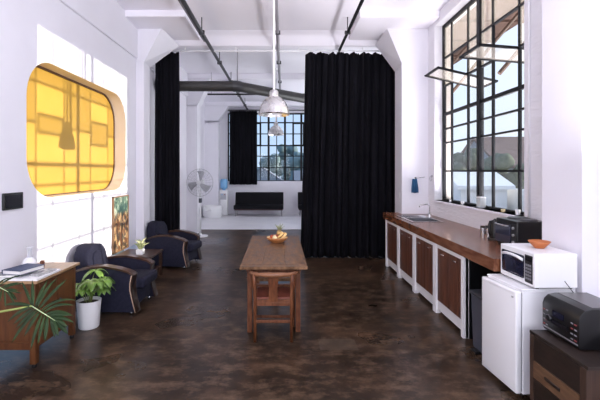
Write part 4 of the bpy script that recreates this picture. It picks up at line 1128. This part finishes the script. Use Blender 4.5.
# ------------------------------------------------------------------ light
w = bpy.data.worlds.new('sky'); S.world = w; w.use_nodes = True
nt = w.node_tree; N, L = nt.nodes, nt.links
bg = N['Background']
tc = N.new('ShaderNodeTexCoord'); sp = N.new('ShaderNodeSeparateXYZ'); L.new(tc.outputs['Generated'], sp.inputs[0])
cr = N.new('ShaderNodeValToRGB'); e = cr.color_ramp.elements
e[0].position = 0.0; e[0].color = (.48, .62, .82, 1); e[1].position = .6; e[1].color = (.34, .54, .92, 1)
k = e.new(.25); k.color = (.42, .60, .90, 1)
L.new(sp.outputs['Z'], cr.inputs[0])
mrx = N.new('ShaderNodeMapRange'); mrx.inputs['From Min'].default_value = .05; mrx.inputs['From Max'].default_value = .6; L.new(sp.outputs['X'], mrx.inputs['Value'])
mxs = N.new('ShaderNodeMixRGB'); mxs.inputs[2].default_value = (.80, .88, .98, 1)      # paler towards the sun
L.new(mrx.outputs[0], mxs.inputs[0]); L.new(cr.outputs[0], mxs.inputs[1]); L.new(mxs.outputs[0], bg.inputs[0])
bg.inputs[1].default_value = 1.25

sun = bpy.data.lights.new('sun', 'SUN'); sun.energy = 6.2; sun.angle = math.radians(.5); sun.color = (1, .93, .84)
so = bpy.data.objects.new('sun', sun); COL.objects.link(so)
d = Vector((-1, -.01, -.158)).normalized(); so.rotation_euler = d.to_track_quat('-Z', 'Y').to_euler()

def area(name, loc, size, direction, power, color=(.93, .95, 1)):
    l = bpy.data.lights.new(name, 'AREA'); l.shape = 'RECTANGLE'; l.size, l.size_y = size; l.energy = power; l.color = color
    o = bpy.data.objects.new(name, l); COL.objects.link(o); o.location = loc
    o.rotation_euler = Vector(direction).to_track_quat('-Z', 'Z').to_euler(); return o
area('rear_fill', (0, -3.2, 2.2), (4.4, 2.6), (0, 1, .7), 335, (.93, .92, 1))  # added fill lamp behind the camera
area('near_side_fill', (2.55, 1.75, 2.4), (2.4, 2.4), (-.5, .3, 1.0), 200, (.93, .92, 1))  # added fill lamp, tilted up to brighten the ceiling
area('ceiling_fill', (3.55, 5.7, .45), (1.3, 3.4), (-.4, 0, 1), 560, (.97, .93, 1))  # added lamp hidden below the sill, lights the ceiling in place of roof bounce
area('far_side_fill', (2.55, 9.7, 2.5), (2.2, 2.4), (-1, 0, .7), 130)  # this and the next: added fill lamps, the wall here has no window
area('far_side_fill', (2.55, 13.2, 2.5), (2.4, 2.4), (-1, 0, .7), 140)

# ------------------------------------------------------------------ camera
cam = bpy.data.cameras.new('camera'); co = bpy.data.objects.new('camera', cam); COL.objects.link(co)
co.location = (0, 0, H); co.rotation_euler = (PI / 2, 0, 0)
cam.sensor_width = 36; cam.lens = 24; cam.shift_x = 16 / 600; cam.shift_y = -29 / 600; cam.clip_end = 500
S.camera = co
S.view_settings.view_transform = 'Standard'; S.view_settings.look = 'None'; S.view_settings.gamma = 1
S.view_settings.exposure = 0.0; S.view_settings.use_curve_mapping = False
S.cycles.use_denoising = True
S.cycles.max_bounces = 10; S.cycles.diffuse_bounces = 6; S.cycles.transparent_max_bounces = 16
S.cycles.sample_clamp_indirect = 6
